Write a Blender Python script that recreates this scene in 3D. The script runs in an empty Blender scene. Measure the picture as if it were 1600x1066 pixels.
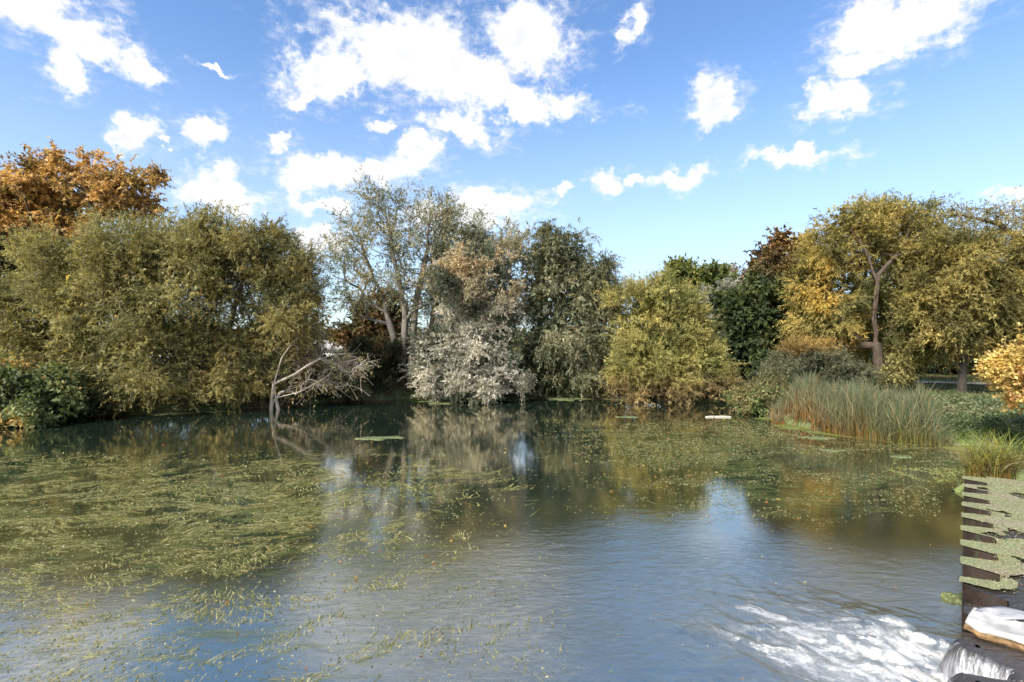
import bpy, bmesh, math, random
import numpy as np
from mathutils import Vector, noise as mnoise
R = math.radians
rng = np.random.default_rng(11)
random.seed(5)
S = bpy.context.scene
COL = S.collection
CAMH = 3.5          # eye height over the pool, metres

# ------------------------------------------------------------------ camera
cam = bpy.data.cameras.new('camera'); cam.sensor_width = 36; cam.lens = 18.0
cam.clip_start = 0.1; cam.clip_end = 9000
co = bpy.data.objects.new('camera', cam); COL.objects.link(co)
co.location = (0, 0, CAMH); co.rotation_euler = (R(90), 0, 0)
S.camera = co

# ------------------------------------------------------------------ light
SUN_AZ = R(222)     # compass-like: 0 = +Y, clockwise; the sun stands behind and left of the camera
SUN_EL = R(40)
S.view_settings.view_transform = 'Standard'; S.view_settings.look = 'None'
S.view_settings.exposure = 1.66; S.view_settings.gamma = 1; S.view_settings.use_curve_mapping = False
sl = bpy.data.lights.new('sun', 'SUN'); sl.energy = 3.1; sl.angle = R(8.0); sl.color = (1.0, 0.93, 0.83)
so = bpy.data.objects.new('sun', sl); COL.objects.link(so)
sd = Vector((math.sin(SUN_AZ)*math.cos(SUN_EL), math.cos(SUN_AZ)*math.cos(SUN_EL), math.sin(SUN_EL)))
so.rotation_euler = sd.to_track_quat('Z', 'Y').to_euler(); so.location = (-20, -20, 30)

W = bpy.data.worlds.new('World'); S.world = W; W.use_nodes = True
wn = W.node_tree; wn.nodes.clear()
def N(t, typ, **kw):
    n = t.nodes.new(typ)
    for k, v in kw.items(): setattr(n, k, v)
    return n
def put(t, sock, v):
    if hasattr(v, 'is_output') or isinstance(v, bpy.types.NodeSocket): t.links.new(v, sock)
    else: sock.default_value = v
def M(t, op, a, b=None, c=None, clamp=False):
    n = N(t, 'ShaderNodeMath', operation=op); n.use_clamp = clamp
    put(t, n.inputs[0], a)
    if b is not None: put(t, n.inputs[1], b)
    if c is not None: put(t, n.inputs[2], c)
    return n.outputs[0]
def MR(t, v, a, b, c=0.0, d=1.0, smooth=True):
    n = N(t, 'ShaderNodeMapRange'); n.interpolation_type = 'SMOOTHSTEP' if smooth else 'LINEAR'
    put(t, n.inputs['Value'], v)
    for k, x in zip(('From Min', 'From Max', 'To Min', 'To Max'), (a, b, c, d)): put(t, n.inputs[k], x)
    return n.outputs['Result']
def MIX(t, f, a, b, blend='MIX'):
    n = N(t, 'ShaderNodeMix', data_type='RGBA', blend_type=blend)
    put(t, n.inputs[0], f); put(t, n.inputs[6], a); put(t, n.inputs[7], b)
    return n.outputs[2]
def NOI(t, vec, scale, detail=4, rough=0.55, dist=0.0, out='Fac'):
    n = N(t, 'ShaderNodeTexNoise')
    if vec is not None: t.links.new(vec, n.inputs['Vector'])
    n.inputs['Scale'].default_value = scale; n.inputs['Detail'].default_value = detail
    n.inputs['Roughness'].default_value = rough; n.inputs['Distortion'].default_value = dist
    return n.outputs[out]
def RAMP(t, f, stops):
    n = N(t, 'ShaderNodeValToRGB'); put(t, n.inputs[0], f)
    e = n.color_ramp.elements
    while len(e) < len(stops): e.new(0.5)
    for k, (p, c) in enumerate(stops): e[k].position = p; e[k].color = (*c, 1)
    return n.outputs[0]
def MAPN(t, vec, loc=(0,0,0), rot=(0,0,0), scale=(1,1,1), typ='POINT'):
    n = N(t, 'ShaderNodeMapping', vector_type=typ); t.links.new(vec, n.inputs[0])
    n.inputs['Location'].default_value = loc; n.inputs['Rotation'].default_value = rot; n.inputs['Scale'].default_value = scale
    return n.outputs[0]

# fair-weather clouds: bearing and elevation of each bank (azimuth, elevation, half sizes, in photo pixels / 800)
CLOUDS = [(60,25,150,48,0),(95,90,52,34,10),(212,98,38,36,0),(322,97,30,8,-15),(620,70,135,75,0),(520,128,80,36,15),(700,120,120,62,0),
 (825,50,72,75,0),(800,150,120,26,-8),(730,198,85,24,0),(478,152,36,20,20),(990,42,20,36,-15),(1110,158,40,40,0),(1318,152,62,34,12),
 (1390,36,120,52,0),(1370,85,70,30,0),(215,216,48,28,0),(333,226,38,26,0),(260,246,13,8,0),(444,217,24,14,0),(594,190,16,13,0),
 (545,268,130,36,5),(350,302,75,38,0),(505,322,52,18,0),(490,372,55,16,0),(770,322,85,26,0),(950,288,36,20,0),(996,290,18,10,0),
 (1065,281,42,19,0),(1252,252,85,15,3),(1590,322,45,16,0),(882,302,16,7,0),(640,240,40,22,0),(720,345,120,25,0)]
tc = N(wn, 'ShaderNodeTexCoord').outputs['Generated']
sx = N(wn, 'ShaderNodeSeparateXYZ'); wn.links.new(tc, sx.inputs[0])
az = M(wn, 'ARCTAN2', sx.outputs[0], sx.outputs[1]); el = M(wn, 'ARCSINE', sx.outputs[2])
cb = N(wn, 'ShaderNodeCombineXYZ'); wn.links.new(az, cb.inputs[0]); wn.links.new(el, cb.inputs[1])
warp = N(wn, 'ShaderNodeVectorMath', operation='SUBTRACT'); wn.links.new(NOI(wn, tc, 7.0, 5, 0.55, out='Color'), warp.inputs[0]); warp.inputs[1].default_value = (.5, .5, .5)
wsc = N(wn, 'ShaderNodeVectorMath', operation='SCALE'); wn.links.new(warp.outputs[0], wsc.inputs[0]); wsc.inputs[3].default_value = 0.13
w2 = N(wn, 'ShaderNodeVectorMath', operation='SUBTRACT'); wn.links.new(NOI(wn, tc, 26.0, 5, 0.6, out='Color'), w2.inputs[0]); w2.inputs[1].default_value = (.5, .5, .5)
w2s = N(wn, 'ShaderNodeVectorMath', operation='SCALE'); wn.links.new(w2.outputs[0], w2s.inputs[0]); w2s.inputs[3].default_value = 0.075
w2a = N(wn, 'ShaderNodeVectorMath', operation='ADD'); wn.links.new(cb.outputs[0], w2a.inputs[0]); wn.links.new(w2s.outputs[0], w2a.inputs[1])
wad = N(wn, 'ShaderNodeVectorMath', operation='ADD'); wn.links.new(w2a.outputs[0], wad.inputs[0]); wn.links.new(wsc.outputs[0], wad.inputs[1])
dmin = None
for (cx, cy, rx, ry, ro) in CLOUDS:
    a = math.atan((cx-800)/800); e = math.atan((533-cy)/800*math.cos(a))
    sa = rx/800*math.cos(a)**2; se = ry/800*math.cos(a)*math.cos(e)**2
    m = MAPN(wn, wad.outputs[0], (a, e, 0), (0, 0, R(ro)), (sa, se, 1), 'TEXTURE')
    l = N(wn, 'ShaderNodeVectorMath', operation='LENGTH'); wn.links.new(m, l.inputs[0])
    dmin = l.outputs['Value'] if dmin is None else M(wn, 'SMOOTH_MIN', dmin, l.outputs['Value'], 0.25)
fine = NOI(wn, tc, 20.0, 8, 0.62)
fine2 = NOI(wn, MAPN(wn, tc, scale=(1, 1, 1.8)), 48.0, 6, 0.6)
# the same kind of clouds go on behind the camera and overhead
gen = NOI(wn, MAPN(wn, tc, scale=(1, 1, 2.2)), 3.1, 6, 0.55)
gend = MR(wn, gen, 0.62, 0.45, 0.3, 1.6, False)
inaz = MR(wn, M(wn, 'ABSOLUTE', az), R(46), R(58)); inel = MR(wn, el, R(34), R(42))
outside = M(wn, 'MAXIMUM', inaz, inel)
dm = N(wn, 'ShaderNodeMix', data_type='FLOAT'); wn.links.new(outside, dm.inputs[0]); wn.links.new(dmin, dm.inputs[2]); wn.links.new(gend, dm.inputs[3])
dens = M(wn, 'ADD', M(wn, 'ADD', dm.outputs[0], M(wn, 'MULTIPLY', M(wn, 'SUBTRACT', fine, 0.5), 2.0)), M(wn, 'MULTIPLY', M(wn, 'SUBTRACT', fine2, 0.5), 0.9))
veil = M(wn, 'MULTIPLY', MR(wn, dens, 1.75, 0.9), MR(wn, NOI(wn, MAPN(wn, tc, rot=(0, 0, .4), scale=(1, 1, 2.5)), 26.0, 6, 0.65), 0.42, 0.75, 0, 0.55))
cmask = M(wn, 'MAXIMUM', MR(wn, dens, 1.16, 0.50), veil)
thick = MR(wn, dens, 0.75, 0.1)
sky = N(wn, 'ShaderNodeTexSky', sky_type='NISHITA'); sky.sun_disc = False
sky.sun_elevation = SUN_EL; sky.sun_rotation = SUN_AZ; sky.altitude = 0; sky.air_density = 1.0; sky.dust_density = 0.6; sky.ozone_density = 1.5
SKYGAIN = 1.0
hzf = MR(wn, el, R(30), R(2), 0.0, 0.5)
skc0 = MIX(wn, hzf, sky.outputs[0], (4.6, 4.35, 3.95, 1))
skc = MIX(wn, 1.0, skc0, (0.80, 0.96, 1.14, 1), 'MULTIPLY')
cshade = MIX(wn, M(wn, 'MULTIPLY', thick, MR(wn, NOI(wn, tc, 9.0, 5, 0.55), 0.4, 0.7, 0, 0.75)), (4.8, 4.8, 4.85, 1), (3.5, 3.6, 4.0, 1))
bgc = MIX(wn, cmask, skc, cshade)
bg = N(wn, 'ShaderNodeBackground'); wn.links.new(bgc, bg.inputs[0]); bg.inputs[1].default_value = 0.074
wo = N(wn, 'ShaderNodeOutputWorld'); wn.links.new(bg.outputs[0], wo.inputs[0])
S.cycles.max_bounces = 4; S.cycles.diffuse_bounces = 3; S.cycles.glossy_bounces = 2; S.cycles.transmission_bounces = 3
W.cycles.sampling_method = 'MANUAL'; W.cycles.sample_map_resolution = 512

# ------------------------------------------------------------------ helpers
def P(x, y, D):                      # where the sight line through a photo pixel stands at D metres out
    return np.array(((x-800)/800*D, D, CAMH-(y-533)/800*D))
def tag(o, label=None, cat=None, group=None, kind=None):
    if label: o['label'] = label
    if cat: o['category'] = cat
    if group: o['group'] = group
    if kind: o['kind'] = kind
    return o
def link(name, me, mat=None, parent=None):
    o = bpy.data.objects.new(name, me); COL.objects.link(o)
    if mat is not None and me is not None: me.materials.append(mat)
    if parent is not None: o.parent = parent
    return o
def empty(name, loc):
    o = bpy.data.objects.new(name, None); COL.objects.link(o); o.location = loc; o.empty_display_size = 0.3
    return o
def npmesh(name, V, F, cols=None, smooth=False, uv=None):
    """V (n,3), F (m,k) equal-sized faces or list of such arrays"""
    Fs = F if isinstance(F, list) else [F]
    Fs = [f for f in Fs if len(f)]
    me = bpy.data.meshes.new(name)
    me.vertices.add(len(V)); me.vertices.foreach_set('co', np.ascontiguousarray(V, np.float32).ravel())
    idx = np.concatenate([f.ravel() for f in Fs]).astype(np.int32)
    tot = np.concatenate([np.full(len(f), f.shape[1]) for f in Fs])
    st = np.concatenate([[0], np.cumsum(tot)[:-1]]).astype(np.int32)
    me.loops.add(len(idx)); me.loops.foreach_set('vertex_index', idx)
    me.polygons.add(len(st)); me.polygons.foreach_set('loop_start', st)
    if smooth: me.polygons.foreach_set('use_smooth', np.ones(len(st), bool))
    if cols is not None:
        at = me.attributes.new('tint', 'FLOAT_COLOR', 'POINT')
        c4 = np.ones((len(V), 4), np.float32); c4[:, :3] = cols
        at.data.foreach_set('color', c4.ravel())
    if uv is not None:
        u = me.uv_layers.new(name='flow'); u.data.foreach_set('uv', uv[idx].astype(np.float32).ravel())
    me.update(calc_edges=True); me.validate()
    return me
def unit(v): return v/np.maximum(np.linalg.norm(v, axis=-1, keepdims=True), 1e-9)
def grid_faces(nu, nv):
    i = np.arange(nu-1)[:, None]*nv + np.arange(nv-1)[None]
    return np.stack([i, i+nv, i+nv+1, i+1], -1).reshape(-1, 4)
def vnoise(p, seed=0):              # cheap smooth value noise in numpy, p (n,d) d=2 or 3
    p = np.asarray(p, float); d = p.shape[1]
    if d == 2: p = np.c_[p, np.zeros(len(p))]
    i = np.floor(p).astype(np.int64); f = p-i; f = f*f*(3-2*f)
    def h(a):
        k = (a[:, 0]*73856093) ^ (a[:, 1]*19349663) ^ (a[:, 2]*83492791) ^ (seed*2654435761)
        k = (k ^ (k >> 13))*1274126177 & 0x7fffffff
        k = (k ^ (k >> 15))*668265263 & 0x7fffffff
        return ((k ^ (k >> 11)) & 0xffff)/65535.0
    r = 0
    for a in (0, 1):
        for b in (0, 1):
            for c in (0, 1):
                w = (f[:, 0] if a else 1-f[:, 0])*(f[:, 1] if b else 1-f[:, 1])*(f[:, 2] if c else 1-f[:, 2])
                r = r + w*h(i+np.array((a, b, c)))
    return r
def fbm(p, oct=4, seed=0):
    p = np.asarray(p, float); s = 0; a = .5; t = 0
    for o in range(oct): s = s+a*vnoise(p*2**o+o*17.3, seed+o); t += a; a *= .5
    return s/t

# ------------------------------------------------------------------ materials
def mat(name):
    m = bpy.data.materials.new(name); m.use_nodes = True; t = m.node_tree; t.nodes.clear()
    o = N(t, 'ShaderNodeOutputMaterial'); return m, t, o
def prin(t, o, **kw):
    p = N(t, 'ShaderNodeBsdfPrincipled')
    for k, v in kw.items(): put(t, p.inputs[k.replace('_', ' ')], v)
    t.links.new(p.outputs[0], o.inputs[0]); return p
def bump(t, h, s, d=0.02):
    b = N(t, 'ShaderNodeBump'); t.links.new(h, b.inputs['Height']); b.inputs['Strength'].default_value = s; b.inputs['Distance'].default_value = d
    return b.outputs[0]
def leaf_mat(name, trans=0.42, gloss=0.25):
    m, t, o = mat(name)
    a = N(t, 'ShaderNodeAttribute', attribute_name='tint').outputs['Color']
    p = N(t, 'ShaderNodeBsdfPrincipled'); t.links.new(a, p.inputs['Base Color']); p.inputs['Roughness'].default_value = 0.55
    p.inputs['Specular IOR Level'].default_value = gloss
    tr = N(t, 'ShaderNodeBsdfTranslucent'); t.links.new(MIX(t, 1.0, a, (1.25, 1.2, 0.7, 1), 'MULTIPLY'), tr.inputs[0])
    mx = N(t, 'ShaderNodeMixShader'); mx.inputs[0].default_value = trans
    t.links.new(p.outputs[0], mx.inputs[1]); t.links.new(tr.outputs[0], mx.inputs[2]); t.links.new(mx.outputs[0], o.inputs[0])
    return m
LEAF = leaf_mat('leaf')
def bark_mat(name, c0, c1, sc=9):
    m, t, o = mat(name)
    g = N(t, 'ShaderNodeTexCoord').outputs['Object']
    v = MAPN(t, g, scale=(1, 1, 0.22))
    n = NOI(t, v, sc, 6, 0.65); n2 = NOI(t, g, 1.3, 3)
    c = RAMP(t, n, [(0.3, c0), (0.7, c1)])
    c = MIX(t, MR(t, n2, 0.5, 0.8), c, (0.07, 0.08, 0.04, 1))
    prin(t, o, Base_Color=c, Roughness=0.9, Normal=bump(t, n, 0.9, 0.05)); return m
BARK = bark_mat('bark_brown', (0.028, 0.018, 0.013), (0.10, 0.066, 0.048))
BARKG = bark_mat('bark_grey', (0.07, 0.06, 0.05), (0.22, 0.19, 0.165))
BARKP = bark_mat('dead_wood', (0.18, 0.155, 0.13), (0.42, 0.37, 0.32))
def plain(name, col, rough=0.5, metal=0.0, var=0.12, sc=6, bs=0.0, **kw):
    m, t, o = mat(name)
    g = N(t, 'ShaderNodeTexCoord').outputs['Object']
    n = NOI(t, g, sc, 5)
    c = MIX(t, MR(t, n, .35, .7), (*[x*(1-var) for x in col], 1), (*[min(1, x*(1+var)) for x in col], 1))
    p = prin(t, o, Base_Color=c, Roughness=rough, Metallic=metal, **kw)
    if bs: t.links.new(bump(t, n, bs), p.inputs['Normal'])
    return m

# ------------------------------------------------------------------ terrain
# pool outline (plan metres), from the left bank along the far bank to the right bank
SHORE = np.array([(-60,8),(-30,15.5),(-20.9,20.6),(-20,22.6),(-19.2,25.0),(-16.2,26.0),(-12.9,27.0),(-10.5,29.6),(-6.3,31.2),(0,32.6),(3.9,31.4),(7.5,30.1),
   (11,29.4),(13.2,29.5),(16.5,33),(18.5,33),(15.2,28.2),(12.2,25.6),(11.6,23.0),(11.4,21.8),(12.2,19.5),(13.3,17.8),(15.0,17.1),(17.0,16.7),(24,15.2),(60,12)], float)
POLY = np.r_[SHORE, [(60,-60),(-60,-60)]]
def sdist(xy):
    """signed distance to the pool edge: negative over water"""
    a = POLY; b = np.roll(POLY, -1, 0); d = np.full(len(xy), 1e9); ins = np.zeros(len(xy), bool)
    for p, q in zip(a, b):
        e = q-p; w = xy-p; tt = np.clip((w@e)/(e@e), 0, 1)
        d = np.minimum(d, np.linalg.norm(w-tt[:, None]*e, axis=1))
        c = ((p[1] <= xy[:, 1]) & (q[1] > xy[:, 1])) | ((q[1] <= xy[:, 1]) & (p[1] > xy[:, 1]))
        xi = p[0]+(xy[:, 1]-p[1])/(e[1] if abs(e[1]) > 1e-9 else 1e-9)*e[0]
        ins ^= c & (xy[:, 0] < xi)
    return np.where(ins, -d, d)
def ground_h(xy):
    xy = np.asarray(xy, float); d = sdist(xy)
    left = np.clip((14-xy[:, 0])/18, 0, 1)*np.clip(1-(xy[:, 0]-2)/8, 0, 1)
    top = 0.42+1.05*left
    land = 0.10+(top-0.10)*(1-np.exp(-np.maximum(d, 0)/(0.9+1.6*left)))
    far = np.clip((d-60)/500, 0, 1)
    land = land+(fbm(xy*0.35, 3, 5)-.5)*0.28*np.clip(d/2, 0, 1)+(fbm(xy*1.7, 2, 9)-.5)*0.10*np.clip(d, 0, 1)-far*1.2
    under = np.maximum(d*0.7, -1.2)
    return np.where(d > 0, land, 0.10*np.exp(d*3)+under)
gx = np.unique(np.r_[np.linspace(-4000, -400, 10), np.linspace(-400, -60, 24), np.linspace(-60, 60, 171), np.linspace(60, 400, 24), np.linspace(400, 4000, 10)])
gy = np.unique(np.r_[np.linspace(-4000, -300, 8), np.linspace(-300, -30, 10), np.linspace(-30, 75, 150), np.linspace(75, 400, 30), np.linspace(400, 5000, 12)])
GX, GY = np.meshgrid(gx, gy, indexing='ij'); xy = np.c_[GX.ravel(), GY.ravel()]
gme = npmesh('ground', np.c_[xy, ground_h(xy)], grid_faces(len(gx), len(gy)), smooth=True)
m, t, o = mat('ground_soil_grass')
g = N(t, 'ShaderNodeTexCoord').outputs['Object']
n1 = NOI(t, g, 0.35, 5, 0.6); n2 = NOI(t, g, 6.0, 6, 0.7); n3 = NOI(t, g, 40, 3, 0.6)
soil = RAMP(t, n2, [(0.3, (0.045, 0.033, 0.02)), (0.55, (0.10, 0.07, 0.04)), (0.75, (0.17, 0.11, 0.05))])
grs = RAMP(t, n3, [(0.3, (0.07, 0.10, 0.03)), (0.7, (0.17, 0.21, 0.07))])
c = MIX(t, MR(t, n1, 0.40, 0.56), soil, grs)
prin(t, o, Base_Color=c, Roughness=0.95, Normal=bump(t, n2, 0.8, 0.08))
tag(link('ground', gme, m), kind='structure')
def gz(x, y): return float(ground_h(np.array([[x, y]]))[0])

def ribbon(name, pts, width, lift, material, kind='structure'):
    pts = np.array(pts, float); q = []
    for a, b in zip(pts[:-1], pts[1:]):
        n = max(2, int(np.linalg.norm(b-a)/1.0)); q += [a+(b-a)*k/n for k in range(n)]
    q = np.array(q+[pts[-1]]); tg = unit(np.gradient(q, axis=0)); nr = np.c_[-tg[:, 1], tg[:, 0]]
    cols = 5; V = []
    for k in range(cols):
        p = q+nr*width*(k/(cols-1)-.5); V.append(np.c_[p, ground_h(p)+lift])
    V = np.stack(V, 1); V[:, :, 2] = V[:, :, 2].max(1)[:, None]
    return tag(link(name, npmesh(name, V.reshape(-1, 3), grid_faces(len(q), cols), smooth=True), material), kind=kind)
ROADM = plain('pale_tarmac', (0.20, 0.19, 0.18), 0.9, var=0.2, sc=3)
PATHM = plain('pale_gravel', (0.46, 0.36, 0.25), 0.95, var=0.2, sc=4)
ribbon('road', [(-75,30),(-40,36),(-25,39.5),(-12,41.5),(0,43),(6,52)], 4.2, 0.06, ROADM)
ribbon('footpath', [(14,44),(22,39.5),(30,37.5),(45,34),(70,30)], 1.9, 0.05, PATHM)

# ------------------------------------------------------------------ water
LIPFAR = np.array((10.15, 11.5)); LIPDIR = unit(np.array((-0.664, -0.748))); LIPOUT = np.array((LIPDIR[1], -LIPDIR[0]))   # out = towards the pool
if LIPOUT[0] > 0: LIPOUT = -LIPOUT
SPILL = LIPFAR+LIPDIR*8.7             # middle of the overflow
def water_mat(name, lower=True):
    m, t, o = mat(name)
    g = N(t, 'ShaderNodeNewGeometry').outputs['Position']
    s = N(t, 'ShaderNodeSeparateXYZ'); t.links.new(g, s.inputs[0]); X, Y = s.outputs[0], s.outputs[1]
    # outflow distance field, stretched along the flow away from the weir
    ang = math.atan2(0.72, -0.69)
    fl = MAPN(t, g, (SPILL[0]-0.1, SPILL[1]+0.1, 0), (0, 0, ang), (1, 1, 1), 'TEXTURE')
    fs = N(t, 'ShaderNodeSeparateXYZ'); t.links.new(fl, fs.inputs[0]); U, V = fs.outputs[0], fs.outputs[1]
    # swirling current, for the weed
    wn_ = NOI(t, g, 0.33, 3, 0.5, out='Color')
    wv = N(t, 'ShaderNodeVectorMath', operation='SCALE'); t.links.new(wn_, wv.inputs[0]); wv.inputs[3].default_value = 3.2
    wa = N(t, 'ShaderNodeVectorMath', operation='ADD'); t.links.new(g, wa.inputs[0]); t.links.new(wv.outputs[0], wa.inputs[1])
    st = MAPN(t, wa.outputs[0], rot=(0, 0, R(18)), scale=(0.55, 2.4, 1))
    weedn = NOI(t, st, 1.6, 7, 0.68, 0.5); weedb = NOI(t, g, 0.22, 3, 0.5)
    strand = NOI(t, MAPN(t, wa.outputs[0], rot=(0, 0, R(25)), scale=(1.2, 9, 1)), 2.6, 5, 0.7, 0.8)
    # weed grows in the slack water: left half and in a belt before the right bank
    leftm = M(t, 'MULTIPLY', MR(t, X, 0.8, -2.2), MR(t, Y, 16.5, 10))
    rightm = M(t, 'MULTIPLY', M(t, 'MULTIPLY', MR(t, X, 1.0, 5.0), MR(t, Y, 9.2, 11.2)), MR(t, Y, 24, 17))
    area = M(t, 'MAXIMUM', leftm, rightm)
    wm = M(t, 'MULTIPLY', area, MR(t, M(t, 'ADD', weedn, M(t, 'MULTIPLY', M(t, 'SUBTRACT', weedb, .5), .6)), 0.45, 0.66))
    base = MIX(t, weedb, (0.010, 0.022, 0.016, 1), (0.016, 0.029, 0.021, 1))
    weedc = MIX(t, MR(t, strand, 0.38, 0.75), (0.04, 0.052, 0.02, 1), (0.15, 0.16, 0.06, 1))
    base = MIX(t, wm, base, weedc)
    # white water below the weir
    fw = N(t, 'ShaderNodeCombineXYZ'); t.links.new(M(t, 'MULTIPLY', U, 0.40), fw.inputs[0]); t.links.new(V, fw.inputs[1])
    fwarp = N(t, 'ShaderNodeVectorMath', operation='ADD'); t.links.new(fw.outputs[0], fwarp.inputs[0])
    fwn = N(t, 'ShaderNodeVectorMath', operation='SCALE'); t.links.new(NOI(t, g, 1.5, 4, .55, out='Color'), fwn.inputs[0]); fwn.inputs[3].default_value = 0.55
    t.links.new(fwn.outputs[0], fwarp.inputs[1])
    vor = N(t, 'ShaderNodeTexVoronoi', feature='DISTANCE_TO_EDGE'); t.links.new(fwarp.outputs[0], vor.inputs['Vector']); vor.inputs['Scale'].default_value = 3.4
    vein = MR(t, vor.outputs['Distance'], 0.13, 0.0)
    foamn = NOI(t, fwarp.outputs[0], 4.5, 8, 0.72, 0.6)
    near = M(t, 'MULTIPLY', MR(t, U, 4.3, 0.0), MR(t, M(t, 'ABSOLUTE', V), 2.1, 0.2)); near = M(t, 'MULTIPLY', near, MR(t, U, -0.9, -0.2))
    foam = MR(t, M(t, 'ADD', M(t, 'ADD', M(t, 'MULTIPLY', near, 1.0), M(t, 'MULTIPLY', vein, 0.24)), M(t, 'MULTIPLY', M(t, 'SUBTRACT', foamn, .5), 2.2)), 0.50, 1.6)
    foam = M(t, 'MULTIPLY', foam, MR(t, near, 0.0, 0.12))
    base = MIX(t, M(t, 'MULTIPLY', near, 0.55), base, (0.15, 0.16, 0.14, 1))
    base = MIX(t, foam, base, (0.62, 0.63, 0.64, 1))
    # ripples: calm under the banks, lively in the race from the weir
    race = MR(t, M(t, 'ADD', M(t, 'ABSOLUTE', M(t, 'ADD', V, -0.6)), M(t, 'MULTIPLY', M(t, 'SUBTRACT', NOI(t, g, 0.5, 3), .5), 2.5)), 4.5, 1.2)
    race = M(t, 'MULTIPLY', race, MR(t, U, 8.5, 2))
    r1 = NOI(t, MAPN(t, g, rot=(0, 0, R(12)), scale=(0.7, 1.6, 1)), 2.4, 4, 0.55, 0.4)
    r2 = NOI(t, MAPN(t, g, rot=(0, 0, R(-20)), scale=(0.8, 1.3, 1)), 8.0, 6, 0.68, 1.1)
    ruf = M(t, 'MULTIPLY', MR(t, M(t, 'ADD', Y, M(t, 'MULTIPLY', M(t, 'SUBTRACT', NOI(t, g, 0.45, 3), .5), 3.0)), 11.5, 6.5), MR(t, X, -4.2, 0.3, 0.5, 1.0))
    amp = M(t, 'ADD', 0.0012, M(t, 'MULTIPLY', race, 0.010))
    h = M(t, 'ADD', M(t, 'MULTIPLY', r1, amp), M(t, 'MULTIPLY', r2, M(t, 'ADD', M(t, 'MULTIPLY', amp, 0.45), M(t, 'MULTIPLY', M(t, 'MULTIPLY', ruf, MR(t, NOI(t, g, .9, 4, .6), .35, .7, .15, 1.0)), 0.0042))))
    h = M(t, 'ADD', h, M(t, 'MULTIPLY', foam, 0.012))
    nb = bump(t, h, 1.0, 1.0)
    p = N(t, 'ShaderNodeBsdfPrincipled'); t.links.new(base, p.inputs['Base Color']); p.inputs['Roughness'].default_value = 0.6; p.inputs['Specular IOR Level'].default_value = 0.0
    t.links.new(nb, p.inputs['Normal'])
    gl = N(t, 'ShaderNodeBsdfGlossy'); gl.inputs[0].default_value = (0.96, 0.895, 0.765, 1); t.links.new(nb, gl.inputs['Normal'])
    t.links.new(M(t, 'ADD', 0.02, M(t, 'MULTIPLY', M(t, 'MAXIMUM', ruf, race), 0.17)), gl.inputs['Roughness'])
    fr = N(t, 'ShaderNodeFresnel'); fr.inputs[0].default_value = 1.33; t.links.new(nb, fr.inputs['Normal'])
    fac = M(t, 'ADD', 0.55, M(t, 'MULTIPLY', fr.outputs[0], 0.42))
    fac = M(t, 'MULTIPLY', fac, M(t, 'SUBTRACT', 1.0, M(t, 'MULTIPLY', wm, 0.55)))
    fac = M(t, 'MULTIPLY', fac, M(t, 'SUBTRACT', 1.0, M(t, 'MULTIPLY', foam, 0.9)))
    mx = N(t, 'ShaderNodeMixShader'); t.links.new(fac, mx.inputs[0]); t.links.new(p.outputs[0], mx.inputs[1]); t.links.new(gl.outputs[0], mx.inputs[2])
    t.links.new(mx.outputs[0], o.inputs[0]); return m
WATER = water_mat('pool_water')
wx = np.array([-400, -60, 0, 60, 400.]); wy = np.array([-200, -40, 0, 20, 40.])
A, B = np.meshgrid(wx, wy, indexing='ij')
tag(link('water', npmesh('water', np.c_[A.ravel(), B.ravel(), np.zeros(A.size)], grid_faces(5, 5)), WATER), kind='structure')

# ------------------------------------------------------------------ foliage toolkit
def leaves_mesh(name, pos, d, nrm, L, Wd, col, quad=False):
    n = len(pos); side = unit(np.cross(d, nrm)); L = L[:, None]; Wd = Wd[:, None]
    if quad:
        mid = pos+d*L*.45+unit(nrm)*L*.06
        V = np.stack([pos, mid+side*Wd*.5, pos+d*L, mid-side*Wd*.5], 1); k = 4
    else:
        V = np.stack([pos+side*Wd*.5, pos+d*L, pos-side*Wd*.5], 1); k = 3
    F = np.arange(n*k).reshape(n, k)
    return npmesh(name, V.reshape(-1, 3), F, np.repeat(col, k, 0))
def lobes_px(D, L):
    """lobe = (px, py, rx, ry[, depth offset, depth radius]) -> centres and radii in metres"""
    C = []; Rr = []
    for q in L:
        dd = q[4] if len(q) > 4 else 0.0; d = D+dd
        rx = q[2]/800*d; rz = q[3]/800*d; rd = q[5] if len(q) > 5 else 0.5*(rx+rz)
        C.append(P(q[0], q[1], d)); Rr.append((rx, rd, rz))
    return np.array(C), np.array(Rr)
def sample_lobes(C, Rr, n, shell=0.55, puff=None):
    def raw(n):
        vol = np.prod(Rr, 1)**0.72; k = rng.choice(len(C), n, p=vol/vol.sum())
        v = unit(rng.normal(size=(n, 3))); r = shell+(1-shell)*rng.random(n)**0.8
        inner = rng.random(n) < 0.18; r = np.where(inner, rng.random(n)**.5*shell, r)
        r = r*(0.86+0.28*fbm(v*1.7+k[:, None]*7.1, 3, 3))
        out = v*Rr[k]; return C[k]+out*r[:, None], unit(out)
    if not puff: return raw(n)
    # boughs: rounded heads of foliage, each shaded on its underside
    n0 = n; n1 = int(n*.42); rp, ro = raw(n1); n = n-n1
    m = max(8, n//6); bc, bo = raw(m); k = rng.integers(0, m, n)
    pr = puff*(.6+.7*rng.random(m)); v = unit(rng.normal(size=(n, 3))+bo[k]*.75+np.array((0, 0, .55)))
    p = bc[k]+v*(pr[k]*(.55+.45*rng.random(n)))[:, None]*np.array((1.1, 1.1, .8))
    return np.r_[p, rp], np.r_[unit(v+bo[k]*.3), ro]
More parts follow.
